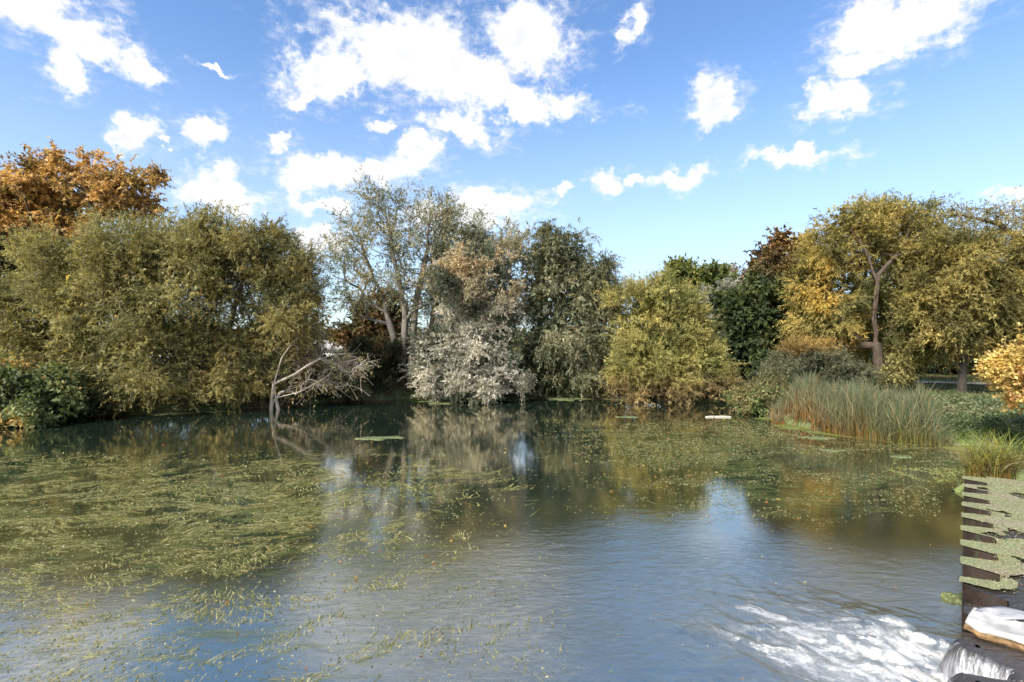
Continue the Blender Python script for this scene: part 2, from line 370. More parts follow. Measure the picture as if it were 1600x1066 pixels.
def tubes(nodes, parent, rad, main, name, sides=6):
    ii = np.where(parent >= 0)[0]; pp = parent[ii]
    e = unit(nodes[ii]-nodes[pp])
    tang = np.zeros_like(nodes); np.add.at(tang, ii, e); mi = main[pp] == ii; np.add.at(tang, pp[mi], e[mi]); tang = unit(tang)
    t0 = np.where(mi[:, None], tang[pp], e); r0 = np.where(mi, rad[pp], rad[ii]*1.15)
    t1 = np.where((main[ii] >= 0)[:, None], tang[ii], e); r1 = rad[ii]
    def frame(tn):
        ref = np.array((0.31, 0.93, 0.17)); a = unit(np.cross(tn, ref)); return a, np.cross(tn, a)
    th = np.arange(sides)/sides*2*np.pi; Vs = []
    for (c, tn, r) in ((nodes[pp], t0, r0), (nodes[ii], t1, r1)):
        a, b = frame(tn); Vs.append(c[:, None]+(a[:, None]*np.cos(th)[None, :, None]+b[:, None]*np.sin(th)[None, :, None])*r[:, None, None])
    V = np.concatenate(Vs, 1).reshape(-1, 3); m = len(ii); k = np.arange(sides); k2 = (k+1) % sides
    F = np.stack([k, k2, k2+sides, k+sides], -1)[None]+(np.arange(m)*2*sides)[:, None, None]
    return npmesh(name, V, F.reshape(-1, 4), smooth=True)
def grow(stems, targets, r_tip=0.012, r_base=0.2, power=0.5, jit=0.12, path=0.22, sag=0.12, up=0.8):
    nodes = []; par = []; plen = []
    for st in stems:
        st = np.array(st, float); q = [st[0]]
        for a, b in zip(st[:-1], st[1:]):
            n = max(1, int(np.linalg.norm(b-a)/0.7))
            q += [a+(b-a)*(k+1)/n+(rng.normal(size=3)*0.03 if k < n-1 else 0) for k in range(n)]
        prev = -1; pl = 0
        for i, p in enumerate(q):
            if prev >= 0: pl += np.linalg.norm(p-nodes[prev])
            nodes.append(p); par.append(prev); plen.append(pl); prev = len(nodes)-1
    nst = len(nodes); base = nodes[0]
    order = np.argsort(np.linalg.norm(targets-base, axis=1)); tips = []
    for k in order:
        tg = targets[k]; A = np.array(nodes); d = np.linalg.norm(A-tg, axis=1)
        cost = d+path*np.array(plen)+up*np.maximum(0, A[:, 2]-tg[2]+0.15)+ (A[:, 2]-base[2] < (2.6 if r_base > .25 else .6))*(2.5 if r_base > .25 else 1.0)
        j = int(np.argmin(cost)); a = A[j]; L = d[j]; n = max(2, min(6, int(L/0.55)))
        mid = (a+tg)/2+np.array((0, 0, sag*L))+rng.normal(size=3)*jit*L*.5
        prev = j
        for q in range(1, n+1):
            s = q/n; p = (1-s)**2*a+2*s*(1-s)*mid+s*s*tg+(rng.normal(size=3)*jit*L*.12 if q < n else 0)
            nodes.append(p); par.append(prev); plen.append(plen[prev]+np.linalg.norm(p-nodes[prev])); prev = len(nodes)-1
        tips.append(prev)
    nodes = np.array(nodes); par = np.array(par); cnt = np.zeros(len(nodes)); cnt[tips] = 1
    main = np.full(len(nodes), -1); best = np.zeros(len(nodes))
    for i in range(len(nodes)-1, -1, -1):
        cnt[i] = max(cnt[i], 0.5)
        if par[i] >= 0:
            cnt[par[i]] += cnt[i]
            if cnt[i] > best[par[i]]: best[par[i]] = cnt[i]; main[par[i]] = i
    c0 = cnt[par < 0].max(); pw = math.log(r_base/r_tip)/math.log(max(c0, 3))
    rad = np.maximum(r_tip*np.maximum(cnt, .6)**pw, r_tip*.7)
    root = np.where(par < 0)[0]; rad[root] *= 1.35
    return nodes, par, rad, main
def sprays(cp, outd, K, Mn, length, droop, spread, leafL, leafW, colfn, lift=0.0, nmix=0.55, jitter=0.03, along=0.6, lenvar=0.4):
    """K twigs from each clump centre, Mn leaves along each twig"""
    n = len(cp)
    d = np.repeat(outd, K, 0)*(1-spread)+rng.normal(size=(n*K, 3))*spread; d[:, 2] += lift; d = unit(d)
    ln = length*(1-lenvar+2*lenvar*rng.random(n*K)); org = np.repeat(cp, K, 0)+rng.normal(size=(n*K, 3))*length*.30
    s = (np.arange(Mn)+rng.random((n*K, Mn)))/Mn
    dirs = d[:, None]+np.array((0, 0, -1.0))*droop*s[..., None]**1.3*1.4
    pos = org[:, None]+d[:, None]*(s*ln[:, None])[..., None]+np.array((0, 0, -1.0))*(droop*ln[:, None]*s**2)[..., None]
    pos = (pos+rng.normal(size=pos.shape)*jitter).reshape(-1, 3); dirs = unit(dirs).reshape(-1, 3)
    q = len(pos)
    ld = unit(dirs*along+rng.normal(size=(q, 3))*(1-along)*.9+np.array((0, 0, -0.18)))
    o3 = np.repeat(outd, K*Mn, 0)
    nr = unit((o3*.6+np.array((0, 0, .75)))*nmix+rng.normal(size=(q, 3))*(1-nmix)*.9)
    L = leafL*(.65+.7*rng.random(q)); Wd = leafW*(.7+.6*rng.random(q))
    clump = np.repeat(np.arange(n), K*Mn); return pos, ld, nr, L, Wd, colfn(pos, clump, n)
FOL = 1.32
def palette(cols, w=None, clumpvar=0.22, leafvar=0.22, yellow=None, yfrac=0.0):
    cols = np.array(cols, float); w = np.ones(len(cols))/len(cols) if w is None else np.array(w)/np.sum(w)
    def f(pos, clump, n):
        # neighbouring leaves share a tint; single leaves differ a little
        f1 = fbm(pos*0.9+3.7, 3, 21); cc = np.cumsum(w)
        u = np.clip((f1-.5)*2.4+.5+rng.normal(size=len(pos))*.16, 0, .9999)
        c = cols[np.minimum(np.searchsorted(cc, u), len(cols)-1)]
        v = (1+clumpvar*rng.normal(size=n))[clump]*(1+leafvar*rng.normal(size=len(pos)))
        c = c*np.clip(v, .45, 1.7)[:, None]
        if yellow is not None:
            k = rng.random(len(pos)) < yfrac*2*np.clip((fbm(pos*.6, 2, 44)-.35)*3, 0, 1); c = np.where(k[:, None], np.array(yellow)*np.clip(v, .6, 1.5)[:, None], c)
        lum = (c@np.array((.3, .6, .1)))[:, None]; return np.clip((c*.84+lum*.16)*FOL, .004, .8)
    return f
TREES = 0
LS, LC = 1.0, 1.04
def tree(name, label, cat, D, base_px, lobes, pal, clumps=260, K=12, Mn=22, length=0.75, droop=.25, spread=.5, leaf=(.14, .045), stems=None, r_base=.22, r_tip=.012,
         bark=None, targets=170, shell=.55, lift=.1, up=.8, sag=.12, group=None, trunk_top=None, baseD=None, quad=False, along=.6, path=.22, outer_bias=None, jit=.12, nmix=.6, base_z=None, puff=.75, core=.5, twigs=0):
    bd = baseD or D; bx = (base_px-800)/800*bd; bz = gz(bx, bd)-0.05 if base_z is None else base_z
    base = np.array((bx, bd, bz)); C, Rr = lobes_px(D, lobes)
    cp, od = sample_lobes(C, Rr, clumps, shell, puff)
    ok = cp[:, 2] > np.maximum(ground_h(cp[:, :2]), 0)+0.12; cp = cp[ok]; od = od[ok]
    cen = (C*np.prod(Rr, 1)[:, None]).sum(0)/np.prod(Rr, 1).sum()
    od = unit(od*.8+unit(cp-cen)*.4)
    root = empty(name, base); tag(root, label, cat, group)
    if stems is None:
        tt = trunk_top if trunk_top is not None else (base*.35+cen*.65)
        stems = [[base, base*.6+tt*.4+np.array((.15, 0, 0)), tt]]
    else:
        stems = [[base+np.array((i*.16*(-1)**i, i*.1, 0))]+[P(x, y, D+dd) for (x, y, dd) in st] for i, st in enumerate(stems)]
    tg = cp[rng.choice(len(cp), min(targets, len(cp)), replace=False)]
    nodes, par, rad, main = grow(stems, tg, r_tip=r_tip, r_base=r_base, up=up, sag=sag, path=path, jit=jit)
    link('trunk', tubes(nodes-base, par, rad, main, name+'_trunk'), bark or BARK, root)
    pos, ld, nr, L, Wd, col = sprays(cp, od, K, int(Mn*LC), length, droop, spread, leaf[0]*LS, leaf[1]*LS, pal, lift=lift, along=along, nmix=nmix)
    if puff and core:
        nc = int(clumps*core); kk = rng.choice(len(C), nc, p=np.prod(Rr, 1)/np.prod(Rr, 1).sum()); v = unit(rng.normal(size=(nc, 3)))
        ic = C[kk]+v*Rr[kk]*(rng.random(nc)**.4*.72)[:, None]
        q = sprays(ic, v, 4, 7, length*.9, droop, .6, leaf[0]*1.7, leaf[0]*.95, pal, along=.4, nmix=.3)
        pos, ld, nr, L, Wd, col = [np.concatenate([a, b]) for a, b in zip((pos, ld, nr, L, Wd, col), q)]
    if twigs:
        st = nodes[rng.integers(len(nodes)//6, len(nodes), twigs)]; d = unit(rng.normal(size=(twigs, 3))+np.array((.3, -.3, .1))); ln = .35+.75*rng.random((twigs, 1)); cv = rng.normal(size=(twigs, 3))*.22
        pts = np.stack([st+d*ln*u+cv*u*u*ln+np.array((0, 0, -.18))*u*u*ln for u in (0, .33, .66, 1)], 1)
        nn = pts.reshape(-1, 3); pr = np.arange(len(nn))-1; pr[::4] = -1; mn = np.arange(len(nn))+1; mn[3::4] = -1
        link('twigs', tubes(nn-base, pr, np.tile((.013, .011, .009, .007), twigs), mn, name+'_twigs', 3), bark or BARK, root)
    hgt = pos[:, 2]-np.maximum(ground_h(pos[:, :2]), 0.0); okk = hgt > 0.02
    pos, ld, nr, L, Wd, col = [a[okk] for a in (pos, ld, nr, L, Wd, col)]
    link('crown', leaves_mesh(name+'_crown', pos-base, ld, nr, L, Wd, col, quad), LEAF, root)
    return root, nodes, par, rad

# ------------------------------------------------------------------ trees, left bank
OLIVE = palette([(.105,.105,.030),(.150,.140,.042),(.195,.175,.055),(.235,.205,.065)], [1,2,2,1], yellow=(.30,.21,.03), yfrac=.06)
OLIVE2 = palette([(.075,.085,.026),(.115,.112,.034),(.16,.14,.042),(.19,.155,.04)], [1,2,2,1], yellow=(.27,.17,.03), yfrac=.08)
tree('oak_tree', 'orange-brown autumn oak tree rising behind the big olive willow', 'tree', 46, 105,
     [(42,298,56,40),(125,278,62,40),(190,302,54,46),(15,345,60,55),(105,335,80,55),(222,325,42,38),(-40,330,60,70),(60,258,22,16)],
     palette([(.17,.13,.035),(.31,.175,.042),(.38,.215,.05),(.45,.27,.075)], [1.2,2,2,1]), clumps=330, K=10, Mn=17, length=1.0, droop=.1, spread=.6, leaf=(.27,.17),
     r_base=.42, r_tip=.02, targets=200, stems=[[(105,470,0),(85,380,0)],[(120,400,.5),(165,330,0)]], along=.4)
tree('oak_tree', 'dark green oak crown below the orange oak beside the willow', 'tree', 44, 5,
     [(10,385,55,45),(-50,420,80,60),(40,430,60,45),(60,395,25,25)], palette([(.02,.03,.010),(.045,.05,.014),(.09,.07,.018)], [2,2,1]), clumps=120, K=10, Mn=16, length=.9, droop=.1, spread=.6, leaf=(.25,.16),
     r_base=.35, targets=70, along=.4)
tree('willow_tree', 'broad olive-green domed willow overhanging the left of the pool', 'tree', 25.6, 190,
     [(205,400,95,58,.4),(115,440,72,56),(290,385,80,48,.6),(50,505,85,58),(170,480,105,72,-.6),(265,455,92,75,-.2),(115,560,105,48,-.3),(215,560,100,48,-.8),(5,480,50,42),(-55,510,70,60),
      (330,380,72,46,.5),(180,610,80,22,-.9),(270,600,60,30,-.9)],
     OLIVE, clumps=860, K=14, Mn=22, length=.85, droop=.16, spread=.52, leaf=(.15,.042), r_base=.34, r_tip=.012, targets=230, lift=.25,
     stems=[[(200,560,0),(190,500,0),(150,440,0)],[(215,560,.4),(250,480,.3),(290,420,.3)],[(180,590,.2),(110,540,0),(60,500,0)]], nmix=.6)
tree('willow_tree', 'olive willow with open sky gap and forked dark limbs, beside the leaning dead tree', 'tree', 26.8, 335,
     [(392,402,74,48,.3),(448,440,50,58),(468,495,42,55),(410,500,40,32,.6),(430,555,55,35,.5),(330,545,62,42,-.4),(345,590,58,28,-.8),(405,590,50,22,-.6),(330,430,30,45,.5),(415,440,35,35,.8),(305,500,30,40)],
     OLIVE2, clumps=480, K=14, Mn=22, length=.75, droop=.2, spread=.52, leaf=(.15,.042), r_base=.26, r_tip=.013, targets=170, lift=.2,
     stems=[[(335,575,0),(358,520,-.2),(372,460,-.2),(400,400,0)],[(345,580,.2),(390,525,.2),(440,470,.2),(455,430,.3)],[(322,580,0),(318,530,-.3),(310,470,-.2)]])
# ------------------------------------------------------------------ trees, far bank
SPARSE = palette([(.10,.11,.06),(.16,.165,.095),(.21,.205,.12),(.25,.20,.09)], [1,2,2,.7])
tree('poplar_tree', 'tall thin sparse poplar with several bare stems against the sky', 'tree', 33, 632,
     [(600,322,50,42),(660,330,42,50),(555,372,42,42),(620,390,60,60),(683,390,32,65),(535,412,34,34),(585,440,48,40),(645,450,40,45),(700,350,20,45),(575,300,24,22),(520,392,16,20),(550,470,36,30)],
     SPARSE, clumps=430, K=7, Mn=11, length=.72, droop=.18, spread=.55, leaf=(.16,.06), puff=None, r_base=.24, r_tip=.010, targets=330, bark=BARKG, lift=.3, up=2.2, sag=-.05, path=.1, shell=.3,
     stems=[[(632,560,0),(632,480,0),(612,390,0),(598,310,0)],[(642,560,.3),(650,470,.3),(668,390,.2),(672,310,0)],[(622,560,.3),(600,470,.5),(570,400,.3),(560,360,.2)]])
tree('poplar_tree', 'second thin pale-stemmed poplar between the sparse poplar and silver willow', 'tree', 34, 668,
     [(690,365,26,50),(700,420,28,45),(680,460,30,40),(706,330,16,28)], SPARSE, clumps=130, K=7, Mn=11, length=.65, droop=.18, spread=.55, leaf=(.16,.06), puff=None, r_base=.12, r_tip=.010, targets=100, bark=BARKG,
     lift=.3, up=2.2, sag=-.05, path=.1, shell=.3, stems=[[(672,560,0),(680,460,0),(694,380,0),(702,325,0)],[(664,560,.2),(676,480,.2),(688,430,.2)]])
SG = palette([(.12,.13,.085),(.17,.18,.12),(.225,.23,.16),(.21,.19,.12)], [1,2,2,1])
tree('willow_tree', 'grey-green willow top showing behind the tan silver willow', 'tree', 34.5, 745,
     [(740,362,32,34),(788,378,32,36),(718,402,28,50),(762,420,50,50),(700,460,40,50),(740,500,60,60),(690,530,45,50)], SG, clumps=290, K=11, Mn=17, length=.75, droop=.2, spread=.52, leaf=(.16,.05),
     r_base=.25, targets=110, lift=.3)
def silver_pal():
    sil = palette([(.18,.175,.14),(.25,.24,.20),(.32,.30,.255),(.37,.345,.30)], [1,2,2,1]); tan = palette([(.20,.18,.115),(.28,.235,.145),(.37,.28,.16),(.42,.31,.18)], [1,2,2,1]); grn = palette([(.05,.058,.036),(.08,.09,.058),(.12,.125,.085)])
    def f(pos, clump, n):
        u = fbm(pos*.5+9.1, 3, 71); z = pos[:, 2]
        a = sil(pos, clump, n); b = tan(pos, clump, n); c = grn(pos, clump, n)
        hi = np.clip((z-4.4)/1.6+(u-.5)*3, 0, 1)[:, None]; r = a*(1-hi)+b*hi
        k = (fbm(pos*.55+2.2, 2, 90) > .60)[:, None]; return np.where(k, c, r)
    return f
tree('willow_tree', 'silver-leaved willow with a tan top dipping its pale skirt into the water', 'tree', 30.4, 735,
     [(742,408,38,40),(786,425,27,48),(712,462,42,46),(762,492,45,46),(795,490,20,40),(690,545,45,36,-.2),(765,550,44,38,-.4),(720,588,58,28,-.6),(785,586,36,24,-.6),(690,606,32,12,-.8),(745,606,50,13,-.8),(665,575,25,25,-.3)],
     silver_pal(), clumps=540, K=12, Mn=19, length=.62, droop=.1, spread=.6, leaf=(.13,.06), r_base=.22, targets=140, bark=BARKG, lift=.15)
GW = palette([(.075,.087,.045),(.12,.13,.07),(.165,.17,.095),(.205,.195,.11)], [1.2,2,2,.8], yellow=(.22,.16,.05), yfrac=.06)
tree('willow_tree', 'tall grey-green twin-topped willow with dark trunk at the far bank', 'tree', 32.3, 842,
     [(836,392,28,42),(892,396,32,42),(925,430,36,42),(848,455,40,50),(908,470,42,48),(938,500,34,50),(870,525,48,48,-.3),(930,555,42,44,-.3),(900,590,52,26,-.6),(866,405,36,40),(950,460,18,30)],
     GW, clumps=620, K=11, Mn=19, length=.72, droop=.45, spread=.5, leaf=(.17,.052), r_base=.28, r_tip=.012, targets=170, lift=.1, baseD=32.9,
     stems=[[(843,560,0),(846,480,0),(838,390,0)],[(850,570,.3),(875,480,.4),(892,400,.2)]])
YG = palette([(.14,.145,.032),(.20,.19,.042),(.26,.23,.055),(.31,.26,.06)], [1,2,2,1])
def yg_pal():
    a = YG; b = palette([(.12,.09,.035),(.18,.13,.045),(.24,.17,.06)])
    def f(pos, clump, n):
        k = np.clip((1.9-pos[:, 2])/1.2+(fbm(pos*.7, 2, 12)-.5)*1.5, 0, 1)[:, None]; return a(pos, clump, n)*(1-k)+b(pos, clump, n)*k
    return f
tree('willow_tree', 'rounded yellow-green willow dome sloping down to the pool inlet', 'tree', 30.3, 1040,
     [(1018,482,42,36),(1058,512,45,48),(992,520,36,44),(1082,556,42,42),(1012,565,52,42,-.4),(1100,592,34,28,-.4),(1050,598,66,24,-.7),(978,470,20,24),(1115,570,20,30),(1060,470,20,22)],
     yg_pal(), clumps=560, K=13, Mn=22, length=.75, droop=.16, spread=.42, leaf=(.16,.04), r_base=.22, targets=110, lift=.35, nmix=.6)
tree('maple_tree', 'bright green round tree in the distance above the yellow-green willow', 'tree', 62, 1085,
     [(1068,432,34,24),(1112,438,36,24),(1048,450,26,24),(1090,475,50,45),(1130,455,25,25)], palette([(.06,.085,.012),(.11,.13,.02),(.17,.17,.025)], [1,2,1]), clumps=260, K=9, Mn=13, length=1.1, droop=.05, spread=.65, leaf=(.36,.24), r_base=.4, targets=80, along=.35)
tree('ash_tree', 'pinkish-tan thin-leaved tree beside the distant bright green tree', 'tree', 66, 1165,
     [(1150,442,32,20),(1182,440,28,24),(1165,470,40,40)], palette([(.16,.12,.08),(.24,.17,.11),(.28,.2,.12)]), clumps=110, K=9, Mn=13, length=1.2, droop=.05, spread=.65, leaf=(.3,.16), r_base=.35, targets=50, along=.4)
tree('willow_tree', 'pale silver-grey willow tucked against the dark green maple', 'tree', 45, 1135,
     [(1128,468,30,24),(1140,505,36,36),(1115,520,24,36),(1125,560,35,35)], palette([(.12,.13,.10),(.19,.19,.155),(.26,.25,.21)]), clumps=170, K=11, Mn=17, length=.85, droop=.2, spread=.5, leaf=(.22,.075), r_base=.25, targets=60, lift=.3)
def dark_pal():
    a = palette([(.018,.032,.010),(.034,.052,.014),(.058,.078,.02),(.085,.095,.022)], [1,2,2,.7]); b = palette([(.10,.06,.018),(.19,.09,.02),(.07,.06,.015)])
    def f(pos, clump, n):
        k = np.clip((pos[:, 2]-8.2)/1.6+(fbm(pos*.6, 2, 12)-.5)*2, 0, 1)[:, None]; return a(pos, clump, n)*(1-k)+b(pos, clump, n)*k
    return f
tree('maple_tree', 'dark green maple with rusty top between the silver willow and yellow willow', 'tree', 38, 1195,
     [(1228,396,36,32),(1208,440,42,36),(1180,490,54,42),(1225,490,50,55),(1172,555,52,50,-.6),(1195,598,44,22,-1),(1245,555,40,50),(1250,440,30,40)],
     dark_pal(), clumps=430, K=10, Mn=16, length=.85, droop=.12, spread=.6, leaf=(.26,.19), r_base=.36, targets=120, along=.35)
# ------------------------------------------------------------------ trees, right bank
def yw_pal():
    a = palette([(.13,.115,.022),(.20,.165,.030),(.27,.21,.036),(.33,.25,.045)], [1,2,2,1]); b = palette([(.27,.17,.016),(.38,.25,.02),(.46,.31,.03)]); g_ = palette([(.07,.08,.02),(.11,.115,.03),(.15,.14,.04)])
    def f(pos, clump, n):
        u = fbm(pos*.45+5.5, 3, 31); k = np.clip((u-.56)*9, 0, 1)[:, None]*(pos[:, 0] < 23)[:, None]*(pos[:, 2] < 9)[:, None]
        gk = np.clip((fbm(pos*.4, 2, 61)-.55)*8, 0, 1)[:, None]
        return (a(pos, clump, n)*(1-gk)+g_(pos, clump, n)*gk)*(1-k)+b(pos, clump, n)*k
    return f
tree('willow_tree', 'golden-yellow willow with a bare brown trunk standing behind the reeds', 'tree', 32.6, 1374,
     [(1335,352,55,34,.3),(1398,342,62,28,.3),(1290,392,44,42,.3),(1266,442,26,42,.5),(1345,405,70,42,1.0,2.0),(1430,385,58,46,.4),(1305,470,52,44,.6),(1440,455,66,56,.6),(1280,505,38,28,.6),(1425,520,58,42,.7),(1355,480,60,50,2.2,1.4),(1320,530,45,35,1.2),(1470,420,40,50,.5)],
     yw_pal(), clumps=900, K=12, Mn=20, length=.8, droop=.3, spread=.52, leaf=(.16,.052), r_base=.28, r_tip=.013, targets=260, lift=.15, baseD=31.2,
     stems=[[(1372,560,-1.3),(1364,500,-1.4),(1371,440,-1.3),(1352,390,-.9),(1320,345,-.2)],[(1368,478,-1.3),(1372,430,-1.2),(1400,400,-.8),(1448,362,0)]])
tree('willow_tree', 'dark-trunked willow with low dense olive crown right of the golden willow', 'tree', 28.5, 1503,
     [(1492,462,58,46),(1555,462,52,52),(1475,518,52,30),(1545,518,52,36),(1600,440,50,60),(1510,405,40,30),(1610,520,50,50)],
     palette([(.085,.08,.018),(.14,.12,.025),(.20,.16,.032),(.26,.2,.04)], [1.3,2,1.6,.8]), clumps=560, K=12, Mn=20, length=.75, droop=.32, spread=.52, leaf=(.16,.055), r_base=.2, targets=150, lift=.1,
     stems=[[(1503,590,0),(1506,540,0),(1515,480,0)]], bark=bark_mat('bark_dark', (.012,.010,.008), (.05,.04,.03)))
tree('willow_tree', 'thin half-bare willow arching its branches over from the right', 'tree', 34, 1665,
     [(1505,340,42,22),(1555,342,42,28),(1590,360,45,40),(1530,372,45,22),(1600,405,40,40),(1475,330,28,14),(1640,350,45,50)],
     palette([(.13,.11,.03),(.20,.16,.04),(.26,.19,.05)]), clumps=260, K=6, Mn=10, length=.75, droop=.3, spread=.55, leaf=(.17,.06), puff=None, r_base=.34, r_tip=.012, targets=220, bark=BARK, up=.3, sag=.2, path=.08,
     stems=[[(1655,520,0),(1640,430,0),(1610,385,0),(1560,350,0),(1500,335,0)],[(1648,440,.4),(1600,400,.2),(1550,380,.1)]])
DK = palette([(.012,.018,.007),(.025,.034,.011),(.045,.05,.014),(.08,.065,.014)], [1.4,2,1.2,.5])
for i, (x, d, lb) in enumerate([(1290, 47, 'dark shrubby thorn tree in the shade left of the golden willow trunk'), (1410, 48, 'dark shrubby thorn tree in the shade right of the golden willow trunk'), (1520, 49, 'dark shrubby thorn tree behind the dark willow trunk'), (1620, 50, 'dark shrubby thorn tree at the right end of the field edge')]):
    tree('thorn_tree', lb, 'tree', d, x, [(x,520,62,55),(x-40,550,40,38),(x+40,545,45,42),(x,570,60,20)], DK, clumps=190, K=9, Mn=14, length=1.0, droop=.15, spread=.6, leaf=(.28,.17), r_base=.22, targets=50, along=.35)

# ------------------------------------------------------------------ shrubs
def shrub(name, label, D, bx, lobes, pal, clumps, **kw):
    a = dict(K=10, Mn=14, length=.45, droop=.12, spread=.6, leaf=(.12,.06), r_base=.06, r_tip=.008, targets=50, lift=.2, puff=.4); a.update(kw)
    return tree(name, label, 'shrub', D, bx, lobes, pal, clumps=clumps, **a)
shrub('bramble_bush', 'leafy green and yellow bramble bank at the left edge of the pool', 21.6, 25, [(20,590,55,28),(65,620,38,28),(10,640,45,28,-.4),(85,600,30,25,.5),(-40,610,60,40),(45,650,45,16,-.6)],
      palette([(.06,.085,.026),(.11,.14,.045),(.17,.19,.065),(.22,.20,.06),(.32,.20,.04)], [1.2,2,2,1,.6]), 300, leaf=(.15,.11), length=.4, quad=True, along=.35, K=8, Mn=9)
shrub('bramble_bush', 'shaded bramble with dead twigs between the leafy bramble bank and willow', 22.8, 115, [(118,625,32,20),(150,618,35,18,.6),(95,590,30,18,1.4)], palette([(.025,.04,.014),(.05,.06,.02),(.10,.09,.03)]), 110, leaf=(.14,.09), K=8, Mn=9, along=.35)
shrub('hawthorn_bush', 'rust and dark green hawthorn bush under the sparse poplar', 38, 590, [(588,500,38,40),(560,520,30,40),(620,515,30,50),(590,550,55,30)], palette([(.05,.05,.015),(.10,.065,.02),(.17,.075,.025),(.13,.10,.02)], [1.5,1.5,1,1]), 190, leaf=(.2,.12), length=.7, r_base=.12)
shrub('elder_bush', 'dense dark green bush at the foot of the sparse poplar', 33.4, 585, [(575,565,42,35),(620,560,35,40),(545,585,35,26),(650,585,35,30),(600,595,60,20,-.6)], palette([(.022,.030,.011),(.045,.05,.018),(.085,.075,.024),(.12,.09,.03)], [1.5,2,1,.6]), 260, leaf=(.15,.08), length=.5)
shrub('elder_bush', 'dark green bush under the twin-topped willow at the waterline', 31.9, 880, [(862,590,34,26),(905,598,36,22),(945,600,32,20),(820,590,22,26,1.2)], palette([(.022,.032,.012),(.045,.055,.02),(.08,.075,.025)]), 190, leaf=(.14,.075), length=.45)
shrub('elder_bush', 'shaded undergrowth bush behind the silver willow skirt', 32.4, 700, [(690,590,40,26),(740,590,40,26),(790,585,36,28)], palette([(.02,.028,.011),(.04,.045,.018),(.07,.06,.02)]), 150, leaf=(.14,.075), length=.45)
shrub('elder_bush', 'low bush on the bank behind the leaning dead tree', 29.6, 500, [(455,590,40,24),(500,580,40,28),(540,590,36,24)], palette([(.04,.055,.02),(.08,.09,.03),(.13,.12,.045)]), 170, leaf=(.15,.07), length=.45)
def bush_pal():
    a = palette([(.065,.07,.036),(.095,.10,.052),(.13,.128,.065)]); b = palette([(.2,.13,.03),(.27,.17,.03)])
    def f(pos, clump, n):
        k = np.clip((pos[:, 2]-2.8)/.5+(fbm(pos*1.2, 2, 12)-.5)*2, 0, 1)[:, None]; return a(pos, clump, n)*(1-k)+b(pos, clump, n)*k
    return f
shrub('sallow_bush', 'rounded grey-green sallow with orange top behind the reeds', 26.5, 1268, [(1262,570,50,32),(1230,585,30,24),(1302,585,36,26),(1262,550,34,18),(1335,595,22,18)], bush_pal(), 300, leaf=(.12,.035), length=.5, K=11, Mn=18, spread=.45, lift=.4)
shrub('bramble_bush', 'low olive and green bramble at the inlet left of the reeds', 24.6, 1190, [(1180,620,30,16),(1210,612,26,16,.6),(1165,628,20,10)], palette([(.07,.08,.025),(.13,.12,.035),(.19,.15,.05),(.08,.12,.03)]), 120, leaf=(.12,.06), K=8, Mn=10)
shrub('willow_sapling', 'slim yellow-green sapling beside the golden willow trunk', 29.6, 1392, [(1392,570,14,16),(1400,588,20,16),(1385,590,12,12)], palette([(.14,.13,.03),(.22,.19,.05)]), 40, leaf=(.13,.06), K=6, Mn=7, length=.4)
shrub('bramble_bush', 'brown-leaved low thicket at the foot of the golden willow', 30.4, 1345, [(1345,596,30,14),(1405,604,30,9)], palette([(.10,.075,.025),(.16,.11,.035),(.11,.10,.03)]), 130, leaf=(.13,.06), K=8, Mn=10)
shrub('maple_sapling', 'bright golden-orange leafed shrub at the right edge of the bank', 15.5, 1612, [(1595,560,30,26),(1605,600,38,26),(1585,585,18,16),(1612,630,28,10),(1632,555,28,22)], palette([(.34,.21,.03),(.44,.30,.05),(.48,.36,.09),(.35,.17,.045)], [1,2,1.5,.7]), 130, leaf=(.095,.07), quad=True, K=8, Mn=10, length=.3, along=.3)

# the half-dead tree leaning out over the water
root, nodes, par, rad = tree('leaning_tree', 'half-dead leaning tree with pale tangled twigs and sparse leaves over the water', 'tree', 27.0, 424,
     [(470,560,52,32),(530,565,45,24),(440,590,38,26),(500,595,50,22),(560,575,26,16),(480,520,34,20),(540,600,18,14),(425,560,22,24),(455,610,40,12)],
     palette([(.13,.12,.045),(.20,.18,.075),(.26,.22,.10),(.18,.11,.05)]), clumps=260, K=3, Mn=5, length=.5, droop=.45, spread=.6, leaf=(.16,.055), puff=None, twigs=520, r_base=.085, r_tip=.011, targets=200, bark=BARKP, up=.15, sag=.22, path=.10, jit=.22, shell=.15,
     stems=[[(424,630,-1.0),(428,600,-1.0),(460,585,-1.0),(500,560,-.9),(540,552,-.8)],[(430,622,-1.1),(470,612,-1.3),(515,585,-1.4)],[(428,600,-1.0),(440,560,-1.0),(470,520,-.9),(505,498,-.8)]], baseD=26.0, base_z=-.25)

